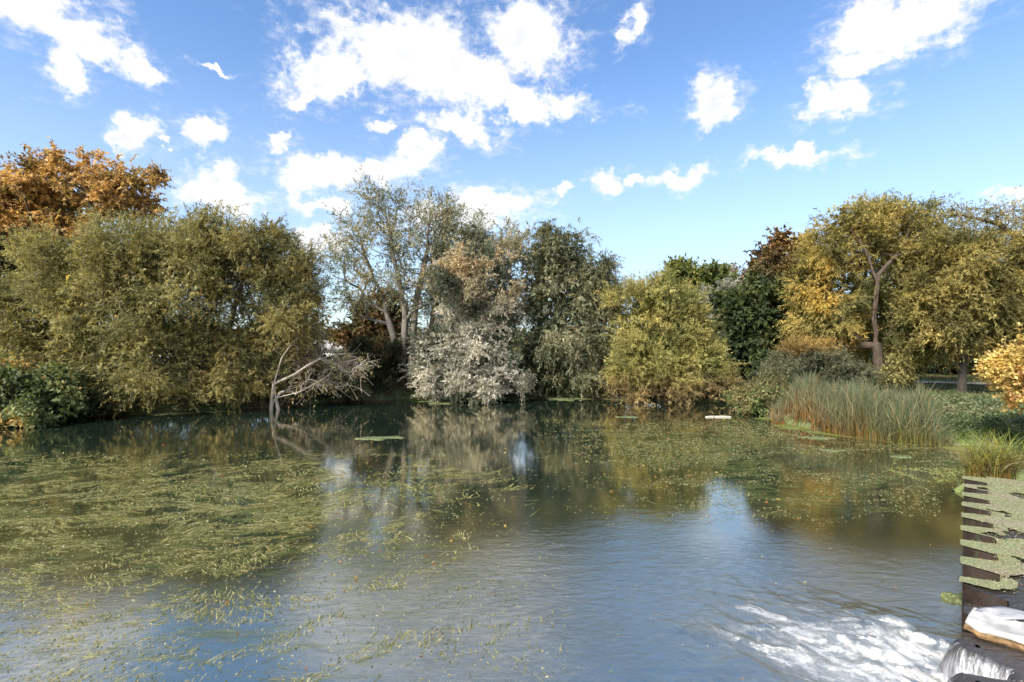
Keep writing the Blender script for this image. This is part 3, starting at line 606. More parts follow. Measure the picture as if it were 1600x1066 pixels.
# ------------------------------------------------------------------ reeds, sedge and bank plants
def blades(name, base, hgt, bend, wid, cb, ct, seg=4, mid=None):
    """arching grass blades as tapered strips; cb / ct = colour at foot and tip"""
    n = len(base); a = rng.random(n)*2*np.pi; b = np.c_[np.cos(a), np.sin(a), np.zeros(n)]*bend[:, None]
    f = rng.random(n)*np.pi; side = np.c_[np.cos(f), np.sin(f), np.zeros(n)]
    V = []; Cc = []
    for k in range(seg+1):
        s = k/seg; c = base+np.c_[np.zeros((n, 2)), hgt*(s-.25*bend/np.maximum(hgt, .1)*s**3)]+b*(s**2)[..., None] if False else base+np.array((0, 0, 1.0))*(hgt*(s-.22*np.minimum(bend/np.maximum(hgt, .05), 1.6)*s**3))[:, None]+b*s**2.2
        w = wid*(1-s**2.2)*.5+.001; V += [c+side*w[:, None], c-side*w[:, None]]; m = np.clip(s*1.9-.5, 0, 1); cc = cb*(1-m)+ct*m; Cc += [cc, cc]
    V = np.stack(V, 1); Cc = np.stack(Cc, 1); q = 2*(seg+1)
    F = np.array([[2*k, 2*k+1, 2*k+3, 2*k+2] for k in range(seg)])[None]+(np.arange(n)*q)[:, None, None]
    return npmesh(name, V.reshape(-1, 3), F.reshape(-1, 4), Cc.reshape(-1, 3))
def shore_at(px):                    # distance out at which the right bank meets the water on a bearing
    X = [1165,1200,1212,1300,1400,1500,1600,1700]; Dd = [25.5,23.0,21.6,19.4,17.7,17.1,16.7,16.3]
    return np.interp(px, X, Dd)
def pick(cols, n, var=.25):
    c = np.array(cols)[rng.integers(0, len(cols), n)]; return np.clip(c*(1+var*rng.normal(size=(n, 1))), .005, .8)
n = 15000; u = rng.random(n); px = 1206+280*u**.95; D = shore_at(px)-.25+rng.random(n)**1.25*4.2*np.clip((1500-px)/110, .25, 1)
dens = fbm(np.c_[px*.03, D*.9], 3, 8); k = dens+rng.random(n)*.35 > .60; px, D, dens = px[k], D[k], dens[k]; n = len(px)
bx = (px-800)/800*D; bz = np.maximum(ground_h(np.c_[bx, D]), -.1)
clf = fbm(np.c_[px*.05+9, D*.5], 3, 88); H = (.70+.95*rng.random(n)**.8)*(.42+1.1*clf)*np.clip((px-1190)/60, .55, 1)*np.clip((1505-px)/60, .45, 1)
lf = np.clip((1360-px)/120+rng.normal(size=n)*.5, 0, 1)[:, None]
cb = pick([(.10,.09,.03),(.15,.15,.04)], n)*(1-lf)+pick([(.26,.12,.045),(.32,.19,.04),(.20,.08,.045)], n)*lf
ct = pick([(.085,.12,.07),(.12,.155,.09),(.16,.185,.11),(.11,.15,.075),(.15,.19,.12),(.26,.21,.10),(.30,.25,.15)], n)
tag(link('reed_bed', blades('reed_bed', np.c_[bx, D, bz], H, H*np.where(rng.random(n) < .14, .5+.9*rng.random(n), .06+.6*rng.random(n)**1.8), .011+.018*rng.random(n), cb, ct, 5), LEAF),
    'tall blue-green cattail reeds with rusty feet along the right bank', 'reeds', kind='stuff')
# arching grass and nettles on the right bank
n = 17000; px = 1430+330*rng.random(n); D = shore_at(px)+rng.random(n)**.9*10; bx = (px-800)/800*D
dens = fbm(np.c_[bx*.7, D*.7], 3, 18); k = dens+.25*rng.random(n) > .5; px, D, bx, dens = px[k], D[k], bx[k], dens[k]; n = len(px)
H = .22+.42*rng.random(n)*dens*1.6; edge = np.clip(1-(D-shore_at(px))/1.2, 0, 1)[:, None]
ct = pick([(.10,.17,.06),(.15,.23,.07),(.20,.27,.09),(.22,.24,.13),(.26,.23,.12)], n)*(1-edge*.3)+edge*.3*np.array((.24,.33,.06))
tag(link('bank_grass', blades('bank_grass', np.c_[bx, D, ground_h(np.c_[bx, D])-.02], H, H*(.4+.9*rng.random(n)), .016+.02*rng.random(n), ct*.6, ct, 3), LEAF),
    'arching green grass covering the right bank beside the reeds', 'grass', kind='stuff')
n = 26000; bx = 10+42*rng.random(n); D = 18+28*rng.random(n); k = (sdist(np.c_[bx, D]) > .3) & (bx > .66*D-4) & (abs(D-(39.5-.22*(bx-22))) > 1.1); bx, D = bx[k], D[k]; n = len(bx)
H = .10+.22*rng.random(n); ct = pick([(.10,.12,.04),(.15,.16,.05),(.19,.15,.06),(.16,.10,.04)], n)
tag(link('meadow_grass', blades('meadow_grass', np.c_[bx, D, ground_h(np.c_[bx, D])-.02], H, H*.6, .03+.03*rng.random(n), ct*.7, ct, 2), LEAF),
    'short grass and fallen leaves under the right bank trees', 'grass', kind='stuff')
n = 900; px = 1440+220*rng.random(n); D = shore_at(px)+.3+rng.random(n)*7; bx = (px-800)/800*D; cp = np.c_[bx, D, ground_h(np.c_[bx, D])+.12+.22*rng.random(n)]
q = sprays(cp, unit(rng.normal(size=(n, 3))*.5+np.array((0, -.2, .9))), 4, 7, .3, .2, .6, .12, .06, palette([(.05,.08,.026),(.085,.12,.04),(.13,.155,.065),(.16,.15,.07)]), along=.4)
tag(link('nettle_patch', leaves_mesh('nettle_patch', *q, True), LEAF), 'leafy green nettles among the grass on the right bank', 'nettles', kind='stuff')
# undergrowth tumbling into the water all round the far and left banks
sp = SHORE[1:16]; seg = np.linalg.norm(np.diff(sp, axis=0), axis=1); cs = np.r_[0, np.cumsum(seg)]; n = 1100; u = rng.random(n)*cs[-1]
pp = np.c_[np.interp(u, cs, sp[:, 0]), np.interp(u, cs, sp[:, 1])]+rng.normal(size=(n, 2))*.2; out = rng.random(n)**1.3*2.4
pp[:, 1] += out; cp = np.c_[pp, np.maximum(ground_h(pp), .05)+.1+.35*rng.random(n)]
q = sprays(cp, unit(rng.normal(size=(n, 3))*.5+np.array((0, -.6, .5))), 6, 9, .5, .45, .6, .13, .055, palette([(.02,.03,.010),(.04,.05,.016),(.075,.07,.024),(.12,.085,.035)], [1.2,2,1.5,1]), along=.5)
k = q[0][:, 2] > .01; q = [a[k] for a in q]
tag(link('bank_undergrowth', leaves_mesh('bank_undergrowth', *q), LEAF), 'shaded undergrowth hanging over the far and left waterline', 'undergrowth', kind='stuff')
# far wood closing the view between the trees
n = 2600; bx = -190+420*rng.random(n); D = 105+45*rng.random(n); cp = np.c_[bx, D, ground_h(np.c_[bx, D])+rng.random(n)*(3.2+3.0*fbm(np.c_[bx*.06, D*.0], 3, 4))]
q = sprays(cp, unit(rng.normal(size=(n, 3))+np.array((0, -.5, .8))), 4, 7, 1.8, .1, .7, 1.0, .7, palette([(.05,.06,.02),(.08,.085,.03),(.14,.11,.04)]), along=.3)
tag(link('far_wood', leaves_mesh('far_wood', *q), LEAF), 'low distant wood closing the horizon behind the bank trees', 'wood', kind='stuff')

# ------------------------------------------------------------------ what floats on the pool
def flow_dir(p):
    a = (fbm(p*.16+3.3, 2, 55)-.5)*5.2+(fbm(p*.9, 3, 56)-.5)*4.5+.25
    return np.c_[np.cos(a), np.sin(a)]
def weed_mask(p):
    wq = (np.c_[fbm(p*.5, 3, 35), fbm(p*.5+40, 3, 36)]-.5)*3.0; pw_ = p+wq; s = fbm(np.c_[(pw_[:, 0]*.9+pw_[:, 1]*.35)*.85, (pw_[:, 1]-pw_[:, 0]*.3)*2.3], 4, 33); b = fbm(p*.14+8, 2, 34)
    left = np.clip((.8-p[:, 0])/2.2, 0, 1)*np.clip((16.5-p[:, 1])/6.5, 0, 1); right = np.clip((p[:, 0]-.8)/3, 0, 1)*np.clip((p[:, 1]-9.6-.5*(fbm(p*.4, 2, 3)-.5)*4)/1.4, 0, 1)*np.clip((23.5-p[:, 1])/4, 0, 1)
    return s+.28*(b-.5), left, right
def over_pool(p): 
    rel = p-LIPFAR; return (sdist(p) < -.1) & ((rel@LIPOUT > .35) | (rel@LIPDIR < -.6))
n = 150000; p = np.c_[-24+26*rng.random(n), 4.6+21*rng.random(n)]; s, l, r = weed_mask(p)
k = (rng.random(n) < l*np.clip((s-.535)*11, 0.03, 1)*.9) & over_pool(p); p = p[k][:15000]; n = len(p)
pts = [p]; step = (.018+.06*rng.random((n, 1))**1.6)*np.clip(p[:, 1:]/10, .5, 1.2); aj = rng.normal(size=n)*.35; ca, sa_ = np.cos(aj), np.sin(aj)
for i in range(5):
    f_ = flow_dir(pts[-1]); f_ = np.c_[f_[:, 0]*ca-f_[:, 1]*sa_, f_[:, 0]*sa_+f_[:, 1]*ca]; pts.append(pts[-1]+f_*step)
pts = np.stack(pts, 1); tg = np.gradient(pts, axis=1); nr = unit(np.stack([-tg[..., 1], tg[..., 0]], -1)); w = ((.003+.006*rng.random(n)**1.5)*np.clip(p[:, 1]/11, .35, 1.2))[:, None]*np.array((.3, 1, 1.2, 1, .7, .2))
z = np.full(pts.shape[:2]+(1,), .006)+.004*rng.random((n, 1, 1))
V = np.stack([np.concatenate([pts+nr*w[..., None], z], -1), np.concatenate([pts-nr*w[..., None], z], -1)], 2)
F = np.array([[2*i, 2*i+1, 2*i+3, 2*i+2] for i in range(5)])[None]+(np.arange(n)*12)[:, None, None]
cc = pick([(.13,.145,.05),(.20,.205,.075),(.28,.27,.11),(.37,.35,.18)], n)
tag(link('floating_weed', npmesh('floating_weed', V.reshape(-1, 3), F.reshape(-1, 4), np.repeat(cc, 12, 0)), LEAF), 'yellow-green strands of weed drifting over the left of the pool', 'water weed', kind='stuff')
def flecks(name, p, size, cols, label, cat, z0=.005, quad=True):
    n = len(p); a = rng.random(n)*6.283; d = np.c_[np.cos(a), np.sin(a), .08*rng.normal(size=n)]; sz = size*(.5+rng.random(n))
    me = leaves_mesh(name, np.c_[p, np.full(n, z0)+.004*rng.random(n)], unit(d), np.tile((0, 0, 1.0), (n, 1))+rng.normal(size=(n, 3))*.08, sz, sz*.52, cols, quad)
    return tag(link(name, me, LEAF), label, cat, kind='stuff')
n = 400000; p = np.c_[-26+42*rng.random(n), 4.4+22*rng.random(n)]; s, l, r = weed_mask(p)
k = (rng.random(n) < (l*np.clip((s-.50)*9, .16, 1)*.9+r*np.clip((s-.44)*6, .06, 1)*.75+.006)) & over_pool(p); p = p[k]; p = p[rng.permutation(len(p))[:95000]]
flecks('duckweed', p, .016+.0024*p[:, 1], pick([(.15,.17,.06),(.21,.22,.09),(.28,.27,.14),(.11,.125,.05),(.38,.36,.23)], len(p)), 'scattered pale duckweed flecks over the open pool', 'duckweed', quad=False)
n = 900; p = np.c_[-20+33*rng.random(n), 4.8+18*rng.random(n)]; s, l, r = weed_mask(p); k = (rng.random(n) < .12+.6*(l+r)) & over_pool(p); p = p[k]
flecks('fallen_leaves', p, .05+.003*p[:, 1], pick([(.36,.17,.05),(.42,.26,.08),(.30,.13,.05),(.44,.36,.16)], len(p)), 'yellow and orange autumn leaves lying on the water', 'leaves', .009)
# bright duckweed fringe under the right bank
n = 42000; px = 1160+520*rng.random(n); off = rng.random(n)**1.6*(.5+1.1*np.clip((1330-px)/160, 0, 1)+.9*np.clip((px-1440)/100, 0, 1)); D = shore_at(px)+.25-off; p = np.c_[(px-800)/800*D, D]
k = fbm(np.c_[p[:, 0]*.7, p[:, 1]*2.4], 3, 77) > .40+.16*off; p = p[k]
flecks('duckweed_fringe', p, .06, pick([(.22,.28,.06),(.28,.33,.09),(.34,.37,.13),(.25,.26,.10)], len(p), .15), 'bright green duckweed fringe along the foot of the reeds', 'duckweed', .004, False)
MATM = plain('weed_mat_green', (.10, .12, .042), .8, var=.5, sc=22, bs=.8)
MATP = plain('weed_mat_pale', (.30, .30, .25), .8, var=.3, sc=16, bs=.8)
def weed_mat(x, y, w, label, material=MATM, group=None, asp=.55, tilt=.1, thick=.012, bits=16):
    D = CAMH*800/(y-533); c = np.array(((x-800)/800*D, D)); r = w/800*D/2; n = 22; a = np.arange(n)/n*2*np.pi; Vs = []; F4s = []; F3s = []; off = 0
    for q in range(bits):
        u = rng.normal(size=2)*np.array((.42, .30*asp))*r; br = r*(.12+.30*rng.random()**1.5)
        f = .25+1.5*fbm(np.c_[np.cos(a)*1.9+x+q*3.1, np.sin(a)*1.9+y], 4, int(x)+q)**1.2
        ring = u+np.c_[np.cos(a)*f*br*1.5, np.sin(a)*f*br*asp*1.2]; cc = ring.mean(0); zt = thick*(.6+.6*rng.random())+.0007*q
        V = [np.c_[ring, np.full(n, -.004)], np.c_[cc+(ring-cc)*.94, np.full(n, zt)], np.c_[cc+(ring-cc)*.5, zt+.006*rng.random(n)], np.array([[*cc, zt+.004]])]
        i = np.arange(n); j = (i+1) % n
        F4s += [off+np.stack([k*n+i, k*n+j, (k+1)*n+j, (k+1)*n+i], -1) for k in range(2)]; F3s.append(off+np.stack([2*n+i, 2*n+j, np.full(n, 3*n)], -1)); Vs += V; off += 3*n+1
    o = link('weed_mat', npmesh('weed_mat', np.concatenate(Vs), [np.concatenate(F4s), np.concatenate(F3s)], smooth=True), material); o.location = (c[0], c[1], 0); return tag(o, label, 'weed mat', group)
for (x, y, w, lb) in [(588,684,62,'loose floating weed mat in the bright reflection below the sparse poplar'), (690,629,62,'thin green weed mat in front of the silver willow skirt'), (255,646,70,'weed mat with a twig in the shade of the broad olive willow'),
                      (330,643,50,'small weed mat under the forked olive willow'), (790,622,90,'long green weed streak under the far bank right of the silver willow'), (885,623,60,'green weed streak at the foot of the twin-topped willow'),
                      (1270,684,50,'flat weed mat just off the reeds'), (1408,714,36,'small weed mat between the reeds and the sedge tuft'), (1300,705,34,'faint weed mat on the open water before the reeds'), (980,652,34,'tiny weed mat before the yellow-green willow')]:
    weed_mat(x, y, w, lb, asp=.8 if y < 640 else .6)
weed_mat(1122, 652, 26, 'whitish scum raft floating off the inlet', MATP, asp=.5, thick=.05)

# ------------------------------------------------------------------ the weir
def Wp(s, o): return LIPFAR+np.asarray(s)[..., None]*LIPDIR+np.asarray(o)[..., None]*LIPOUT
PITCH = .82; DEEP = .40
def lip_o(s):                        # trapezoid zigzag of the sheet piling, 0 = outer pan, -DEEP = inner pan
    q = (np.asarray(s, float)/PITCH) % 1.0
    return -DEEP*np.interp(q, [0, .36, .50, .86, 1.0], [0, 0, 1, 1, 0])
RUST = mat('rusty_wet_steel'); m, t, o = RUST
g = N(t, 'ShaderNodeTexCoord').outputs['Object']; n1_ = NOI(t, g, 7, 7, .7); n2_ = NOI(t, MAPN(t, g, scale=(3, 3, .5)), 5, 5)
prin(t, o, Base_Color=MIX(t, MR(t, n2_, .5, .75), RAMP(t, n1_, [(.3, (.008, .006, .004)), (.6, (.026, .015, .010)), (.8, (.07, .034, .02))]), (.03, .035, .012, 1)), Specular_IOR_Level=.25, Roughness=MR(t, n1_, .3, .7, .55, .9), Normal=bump(t, n1_, .7, .015))
RUST = m
weir = empty('sheet_pile_weir', (LIPFAR[0], LIPFAR[1], 0)); tag(weir, 'rusty zigzag steel sheet-pile weir holding back the duckweed water', 'weir')
def plate(name, a, b, z0, z1, th=.014):
    d = unit(b-a); nn = np.array((-d[1], d[0]))*th/2; c = [a+nn, b+nn, b-nn, a-nn]
    V = np.array([(p[0]-LIPFAR[0], p[1]-LIPFAR[1], z) for z in (z0, z1) for p in c]); j = .004*rng.normal(size=V.shape); V = V+j*np.array((0, 0, 2.0))
    F = np.array([(0,1,2,3),(4,7,6,5),(0,4,5,1),(1,5,6,2),(2,6,7,3),(3,7,4,0)]); return link(name, npmesh(name, V, F), RUST, weir)
NOTCH = 8.05
for k in range(14):
    s0 = k*PITCH; z1 = .45 if s0 < NOTCH-.3 else .385
    for nm, qa, qb, oa, ob in (('pile_pan', .004, .356, 0, 0), ('pile_web', .364, .496, 0, -DEEP), ('pile_pan', .504, .856, -DEEP, -DEEP), ('pile_web', .864, .996, -DEEP, 0)):
        plate(nm, Wp(s0+qa*PITCH, oa-.01), Wp(s0+qb*PITCH, ob-.01), -.7, z1)
# upper water
m, t, o = mat('upper_water')
g = N(t, 'ShaderNodeNewGeometry').outputs['Position']; r_ = NOI(t, MAPN(t, g, rot=(0, 0, R(48)), scale=(1.0, 4.0, 1)), 4.0, 5, .6, .6); r2_ = NOI(t, g, 16, 4, .6)
nb = bump(t, M(t, 'ADD', M(t, 'MULTIPLY', r_, .03), M(t, 'MULTIPLY', r2_, .006)), 1.0, 1.0)
p_ = N(t, 'ShaderNodeBsdfPrincipled'); p_.inputs['Base Color'].default_value = (.035, .03, .024, 1); p_.inputs['Roughness'].default_value = .6; p_.inputs['Specular IOR Level'].default_value = 0; t.links.new(nb, p_.inputs['Normal'])
gl_ = N(t, 'ShaderNodeBsdfGlossy'); gl_.inputs[0].default_value = (.9, .88, .86, 1); gl_.inputs['Roughness'].default_value = .06; t.links.new(nb, gl_.inputs['Normal'])
fr_ = N(t, 'ShaderNodeFresnel'); fr_.inputs[0].default_value = 1.33; t.links.new(nb, fr_.inputs['Normal'])
mx_ = N(t, 'ShaderNodeMixShader'); t.links.new(M(t, 'ADD', .14, M(t, 'MULTIPLY', fr_.outputs[0], .7)), mx_.inputs[0]); t.links.new(p_.outputs[0], mx_.inputs[1]); t.links.new(gl_.outputs[0], mx_.inputs[2]); t.links.new(mx_.outputs[0], o.inputs[0])
UPW = m
ss = np.linspace(-.35, 11.4, 300); oo = np.r_[0, .02, .06, .12, .25, .5, 1, 2, 4, 8]
SS, OO = np.meshgrid(ss, oo, indexing='ij'); pl = Wp(SS, np.where(OO == 0, lip_o(SS)-.02, np.minimum(lip_o(SS)-.02, 0)*np.clip(1-OO, 0, 1)-OO))
UPZ = .432
tag(link('upper_water', npmesh('upper_water', np.c_[pl.reshape(-1, 2), np.full(SS.size, UPZ)], grid_faces(len(ss), len(oo)), smooth=True), UPW), kind='structure')
# water pouring over the low piles
pathS = np.linspace(NOTCH+.25, 11.4, 420); po = np.convolve(np.pad(lip_o(pathS), 9, 'edge'), np.ones(19)/19, 'valid'); pc = Wp(pathS, po)
tg = unit(np.gradient(pc, axis=0)); nrm = np.c_[tg[:, 1], -tg[:, 0]]; nrm = np.where((nrm@LIPOUT < 0)[:, None], -nrm, nrm)
pr = np.r_[np.linspace(-.14, 0, 5), np.linspace(.015, .20, 14)]
rip = fbm(np.c_[pathS*9, pathS*0], 3, 5)-.5
Vv = []; UVv = []; al = np.r_[0, np.cumsum(np.linalg.norm(np.diff(pc, axis=0), axis=1))]
for q in pr:
    zz = UPZ+.004-(0 if q < 0 else (q/.20)**1.8*.46)-(.02*np.clip(q+.1, 0, 1)/.3); c = pc+nrm*(q*(1+.25*rip))[:, None]
    Vv.append(np.c_[c, zz+rip*.05*max(q+.06, 0)*4+.006*rng.normal(size=len(c))*(q > .02)]); UVv.append(np.c_[al, np.full(len(al), q)])
Vv = np.stack(Vv, 1); UVv = np.stack(UVv, 1)
m, t, o = mat('falling_water')
uv = N(t, 'ShaderNodeUVMap', uv_map='flow').outputs[0]; us = N(t, 'ShaderNodeSeparateXYZ'); t.links.new(uv, us.inputs[0])
st_ = NOI(t, MAPN(t, uv, scale=(14, 4.5, 1)), 1.0, 6, .6, 1.2); st2 = NOI(t, MAPN(t, uv, scale=(60, 30, 1)), 1.0, 4, .6)
wh = M(t, 'MULTIPLY', MR(t, M(t, 'ADD', st_, M(t, 'MULTIPLY', us.outputs[1], 1.6)), .52, .86), MR(t, us.outputs[1], -.02, .08))
nb = bump(t, M(t, 'ADD', M(t, 'MULTIPLY', st_, .03), M(t, 'MULTIPLY', st2, .008)), 1.0, 1.0)
p_ = prin(t, o, Base_Color=MIX(t, wh, (.04, .036, .034, 1), (.40, .41, .43, 1)), Roughness=.14, Specular_IOR_Level=.9, Normal=nb)
tag(link('overflow_water', npmesh('overflow_water', Vv.reshape(-1, 3), grid_faces(*Vv.shape[:2]), smooth=True, uv=UVv.reshape(-1, 2)), m), kind='structure')
# churned water below it, the same surface as the pool but heaped up
U, Vq = np.meshgrid(np.linspace(-.75, 3.4, 150), np.linspace(-1.9, 1.9, 130), indexing='ij'); fa = math.atan2(.72, -.69)
fx = np.array((math.cos(fa), math.sin(fa))); fy = np.array((-fx[1], fx[0])); pl = SPILL+np.array((-.1, .1))+U[..., None]*fx+Vq[..., None]*fy; pf = pl.reshape(-1, 2)
env = np.clip((3.3-U)/2.6, 0, 1)*np.clip((1.85-abs(Vq))/1.0, 0, 1)*np.clip((U+.75)/.5, 0, 1)
hh = (1-abs(2*fbm(np.c_[(U*1.5).ravel(), (Vq*3.0).ravel()], 4, 91)-1))**2
hz_ = -.012+env.ravel()*(0.015+.24*hh*(.35+.65*np.clip(1.6-U.ravel(), 0, 1))*fbm(pf*1.3, 2, 7)+.018*(fbm(pf*9, 2, 92)-.3))
tag(link('churned_water', npmesh('churned_water', np.c_[pf, hz_], grid_faces(*U.shape), smooth=True), WATER), kind='structure')
# duckweed carpet caught behind the piles
cs_ = np.linspace(-.3, 6.75, 330); cr = np.linspace(0, 1, 90); A, B = np.meshgrid(cs_, cr, indexing='ij')
lipE = lip_o(A)+.025+.02*(fbm(np.c_[A.ravel()*9, A.ravel()*0], 2, 3).reshape(A.shape)-.5)
wdt = 2.6-1.9*np.clip((A-4.2)/1.6, 0, 1)-.12*np.clip((A-5.8)/.6, 0, 1)
Oc = lipE*(1-B)**2-B*wdt; pl = Wp(A, Oc); pf = pl.reshape(-1, 2)
hole = fbm(pf*2.0, 4, 41)+.22*np.clip(B.ravel()-.75, 0, 1)*2+.14*np.clip((A.ravel()-4.4)/2, 0, 1)*np.clip(B.ravel()*3-.3, 0, 1)
zc = .462+.006*fbm(pf*14, 2, 8)+.004*rng.random(len(pf)); Fc = grid_faces(*A.shape); keep = (hole[Fc].mean(1) < .68) | (B.ravel()[Fc].max(1) < .10); Fc = Fc[keep]
m, t, o = mat('duckweed_carpet')
g = N(t, 'ShaderNodeNewGeometry').outputs['Position']; v1 = N(t, 'ShaderNodeTexVoronoi'); t.links.new(g, v1.inputs['Vector']); v1.inputs['Scale'].default_value = 55
n1_ = NOI(t, g, 1.6, 4, .6); n2_ = NOI(t, g, 26, 4, .7)
c = RAMP(t, n2_, [(.3, (.15, .165, .07)), (.55, (.25, .265, .13)), (.75, (.36, .36, .22))]); c = MIX(t, MR(t, n1_, .52, .70), c, RAMP(t, n2_, [(.3, (.16, .12, .08)), (.7, (.42, .35, .27))]))
c = MIX(t, M(t, 'MULTIPLY', MR(t, v1.outputs['Distance'], .35, .6), .6), c, (.08, .08, .03, 1))
prin(t, o, Base_Color=c, Roughness=.8, Normal=bump(t, n2_, .9, .02))
tag(link('duckweed_carpet', npmesh('duckweed_carpet', np.c_[pf, zc], Fc), m), 'thick pale green duckweed carpet caught behind the sheet-pile weir', 'duckweed', kind='stuff')
n = 9000; a = -.2+7.0*rng.random(n); b = -rng.random(n)**.8*2.4; p = Wp(a, np.minimum(b, lip_o(a)*1.0)+.03*rng.normal(size=n)); k = (rng.random(n) < np.clip(1.5-np.maximum(a-4.5, 0)*.45, .12, 1))
flecks('duckweed_litter', p[k], .03, pick([(.26,.30,.10),(.36,.38,.18),(.42,.33,.22),(.24,.14,.08),(.5,.48,.34)], int(k.sum())), 'duckweed bits and leaf litter on top of the weir', 'duckweed', .468)
# spit of earth at the far end of the piles, with its sedge
su, sv = np.meshgrid(np.linspace(0, 1, 60), np.linspace(-1, 1, 15), indexing='ij'); a0 = np.array((10.3, 11.95)); a1 = np.array((24, 12.6))
pl = a0+su[..., None]*(a1-a0)+sv[..., None]*np.array((-.02, .62))*(np.clip(su*9, .25, 1))[..., None]; pf = pl.reshape(-1, 2)
zz = (-.25+.74*(1-np.abs(sv.ravel())**2.4)*np.clip(su.ravel()*12+.35, 0, 1))+.10*(fbm(pf*2.2, 3, 6)-.5)
tag(link('earth_spit', npmesh('earth_spit', np.c_[pf, zz], grid_faces(*su.shape), smooth=True), bpy.data.materials['ground_soil_grass']), kind='structure')
def tuft(name, label, c, n, sp, hmin, hmax, cb, ct, w=.016, bendk=.9):
    r = rng.random(n)**.7*sp; a = rng.random(n)*6.283; base = np.c_[np.cos(a)*r, np.sin(a)*r*.6, np.zeros(n)]; H = hmin+(hmax-hmin)*rng.random(n)
    root = empty(name, c); tag(root, label, 'sedge')
    k = int(n*.3)
    link('green_blades', blades(name, base[k:], H[k:], H[k:]*(.1+bendk*rng.random(n-k)), w*(.7+.8*rng.random(n-k)), pick(cb, n-k), pick(ct, n-k), 5), LEAF, root)
    link('dead_blades', blades(name+'_dead', base[:k], H[:k]*.8, H[:k]*(.5+1.0*rng.random(k)), w*(.7+.6*rng.random(k)), pick([(.14,.08,.04),(.22,.14,.07)], k), pick([(.34,.24,.12),(.42,.34,.2)], k), 5), LEAF, root)
CB = [(.10,.10,.02),(.16,.15,.03),(.20,.12,.03)]; CT = [(.18,.22,.05),(.26,.28,.06),(.34,.30,.06),(.22,.25,.12)]
tuft('sedge_tuft', 'bushy yellow-green sedge tuft at the far end of the sheet piles', (11.2, 11.95, .33), 620, .55, .4, 1.25, CB, CT)
tuft('sedge_tuft', 'smaller sedge tuft on the earth spit right of the bushy tuft', (12.5, 12.05, .35), 320, .4, .3, .9, CB, CT)
n = 5200; a = rng.random(n); p = np.c_[10.2+7*a, 11.4+.2*rng.random(n)+1.4*rng.random(n)]; p = p[fbm(p*1.6, 3, 66) > .42]; zf = np.full(len(p), 0.0)
flecks('duckweed_drift', np.c_[p[:, 0], p[:, 1]+1.2], .045, pick([(.25,.30,.09),(.33,.36,.14),(.40,.41,.2)], len(p)), 'duckweed drift on the slack water behind the sedge', 'duckweed', .005, False)

# torn foam board stranded on the weir
FOAMB = plain('white_foam_board', (.38, .37, .355), .85, var=.32, sc=5, bs=.25); TORN = plain('tan_torn_edge', (.17, .10, .04), .9, var=.4, sc=18, bs=.9); GREYB = plain('grey_backing', (.30, .30, .315), .7, var=.15, sc=12, bs=.3)
board = empty('foam_board', (*Wp(7.95, -.45), UPZ)); tag(board, 'torn white foam board with tan broken edge stranded on the weir', 'foam board')
bo = np.array((*Wp(7.95, -.45), UPZ))
outl = [(q+.42, w-.16) for q, w in [(7.20,.06),(7.26,-.15),(7.18,-.42),(7.22,-.75),(7.15,-1.15),(7.22,-1.5),(7.72,-1.55),(7.80,-1.15),(7.74,-.8),(7.82,-.5),(7.75,-.22),(7.78,.02),(7.66,.13),(7.45,.10)]]
def slab(name, outl, z0, z1, material, par, org, tiltz=0.0):
    pts = Wp(np.array([q[0] for q in outl]), np.array([q[1] for q in outl])); c = pts.mean(0); n = len(pts); rings = []
    for (f, z) in ((.985, z0), (1, z0+.3*(z1-z0)), (.99, z0+.8*(z1-z0)), (.97, z1), (.6, z1+.012), (.3, z1-.004)):
        r = c+(pts-c)*f; rings.append(np.c_[r, z+tiltz*(r-c)@LIPOUT+.011*rng.normal(size=n)]-org)
    V = np.concatenate(rings+[np.array([[*c, z1]])-org, np.array([[*c, z0]])-org]); i = np.arange(n); j = (i+1) % n
    F4 = np.concatenate([np.stack([k*n+i, k*n+j, (k+1)*n+j, (k+1)*n+i], -1) for k in range(5)]); T = 6*n
    F3 = np.concatenate([np.stack([5*n+i, 5*n+j, np.full(n, T)], -1), np.stack([j, i, np.full(n, T+1)], -1)])
    return link(name, npmesh(name, V, [F4, F3]), material, par)
slab('board', outl, .488, .526, FOAMB, board, bo, .02)
slab('torn_edge', [(q[0]+(.03 if q[0] > 7.92 else -.01), q[1]+.012) for q in outl], .436, .486, TORN, board, bo, .02)
slab('torn_flap', [(7.74,-.10),(7.62,-.15),(7.50,-.34),(7.55,-.58),(7.72,-.52),(7.84,-.32)], .545, .56, GREYB, board, bo, -.16)
def stick(name, label, pts, r, material=BARKP):
    pts = np.array(pts, float); n = len(pts); par = np.arange(n)-1; mn = np.r_[np.arange(1, n), -1]
    o_ = pts[0].copy(); return tag(link(name, tubes(pts-o_, par, np.linspace(r, r*.4, n), mn, name), material), label, 'stick')
stick('driftwood_stick', 'pale stick lying across the torn foam board', [(*Wp(7.86, -.52), .585), (*Wp(7.82, -.72), .60), (*Wp(7.83, -.95), .595)], .016)
stick('driftwood_stick', 'thin brown stick in the duckweed behind the last green pile', [(*Wp(6.75, -.30), .475), (*Wp(6.72, -.55), .50), (*Wp(6.6, -.8), .49)], .012, BARK)
stick('driftwood_stick', 'short broken stick standing out of the duckweed on the piles', [(*Wp(5.2, -.38), .45), (*Wp(5.15, -.45), .53), (*Wp(5.05, -.50), .57)], .013)
weed_mat(1496, 937, 40, 'green weed clump snagged at the foot of the piles', MATM, asp=.7, thick=.05)

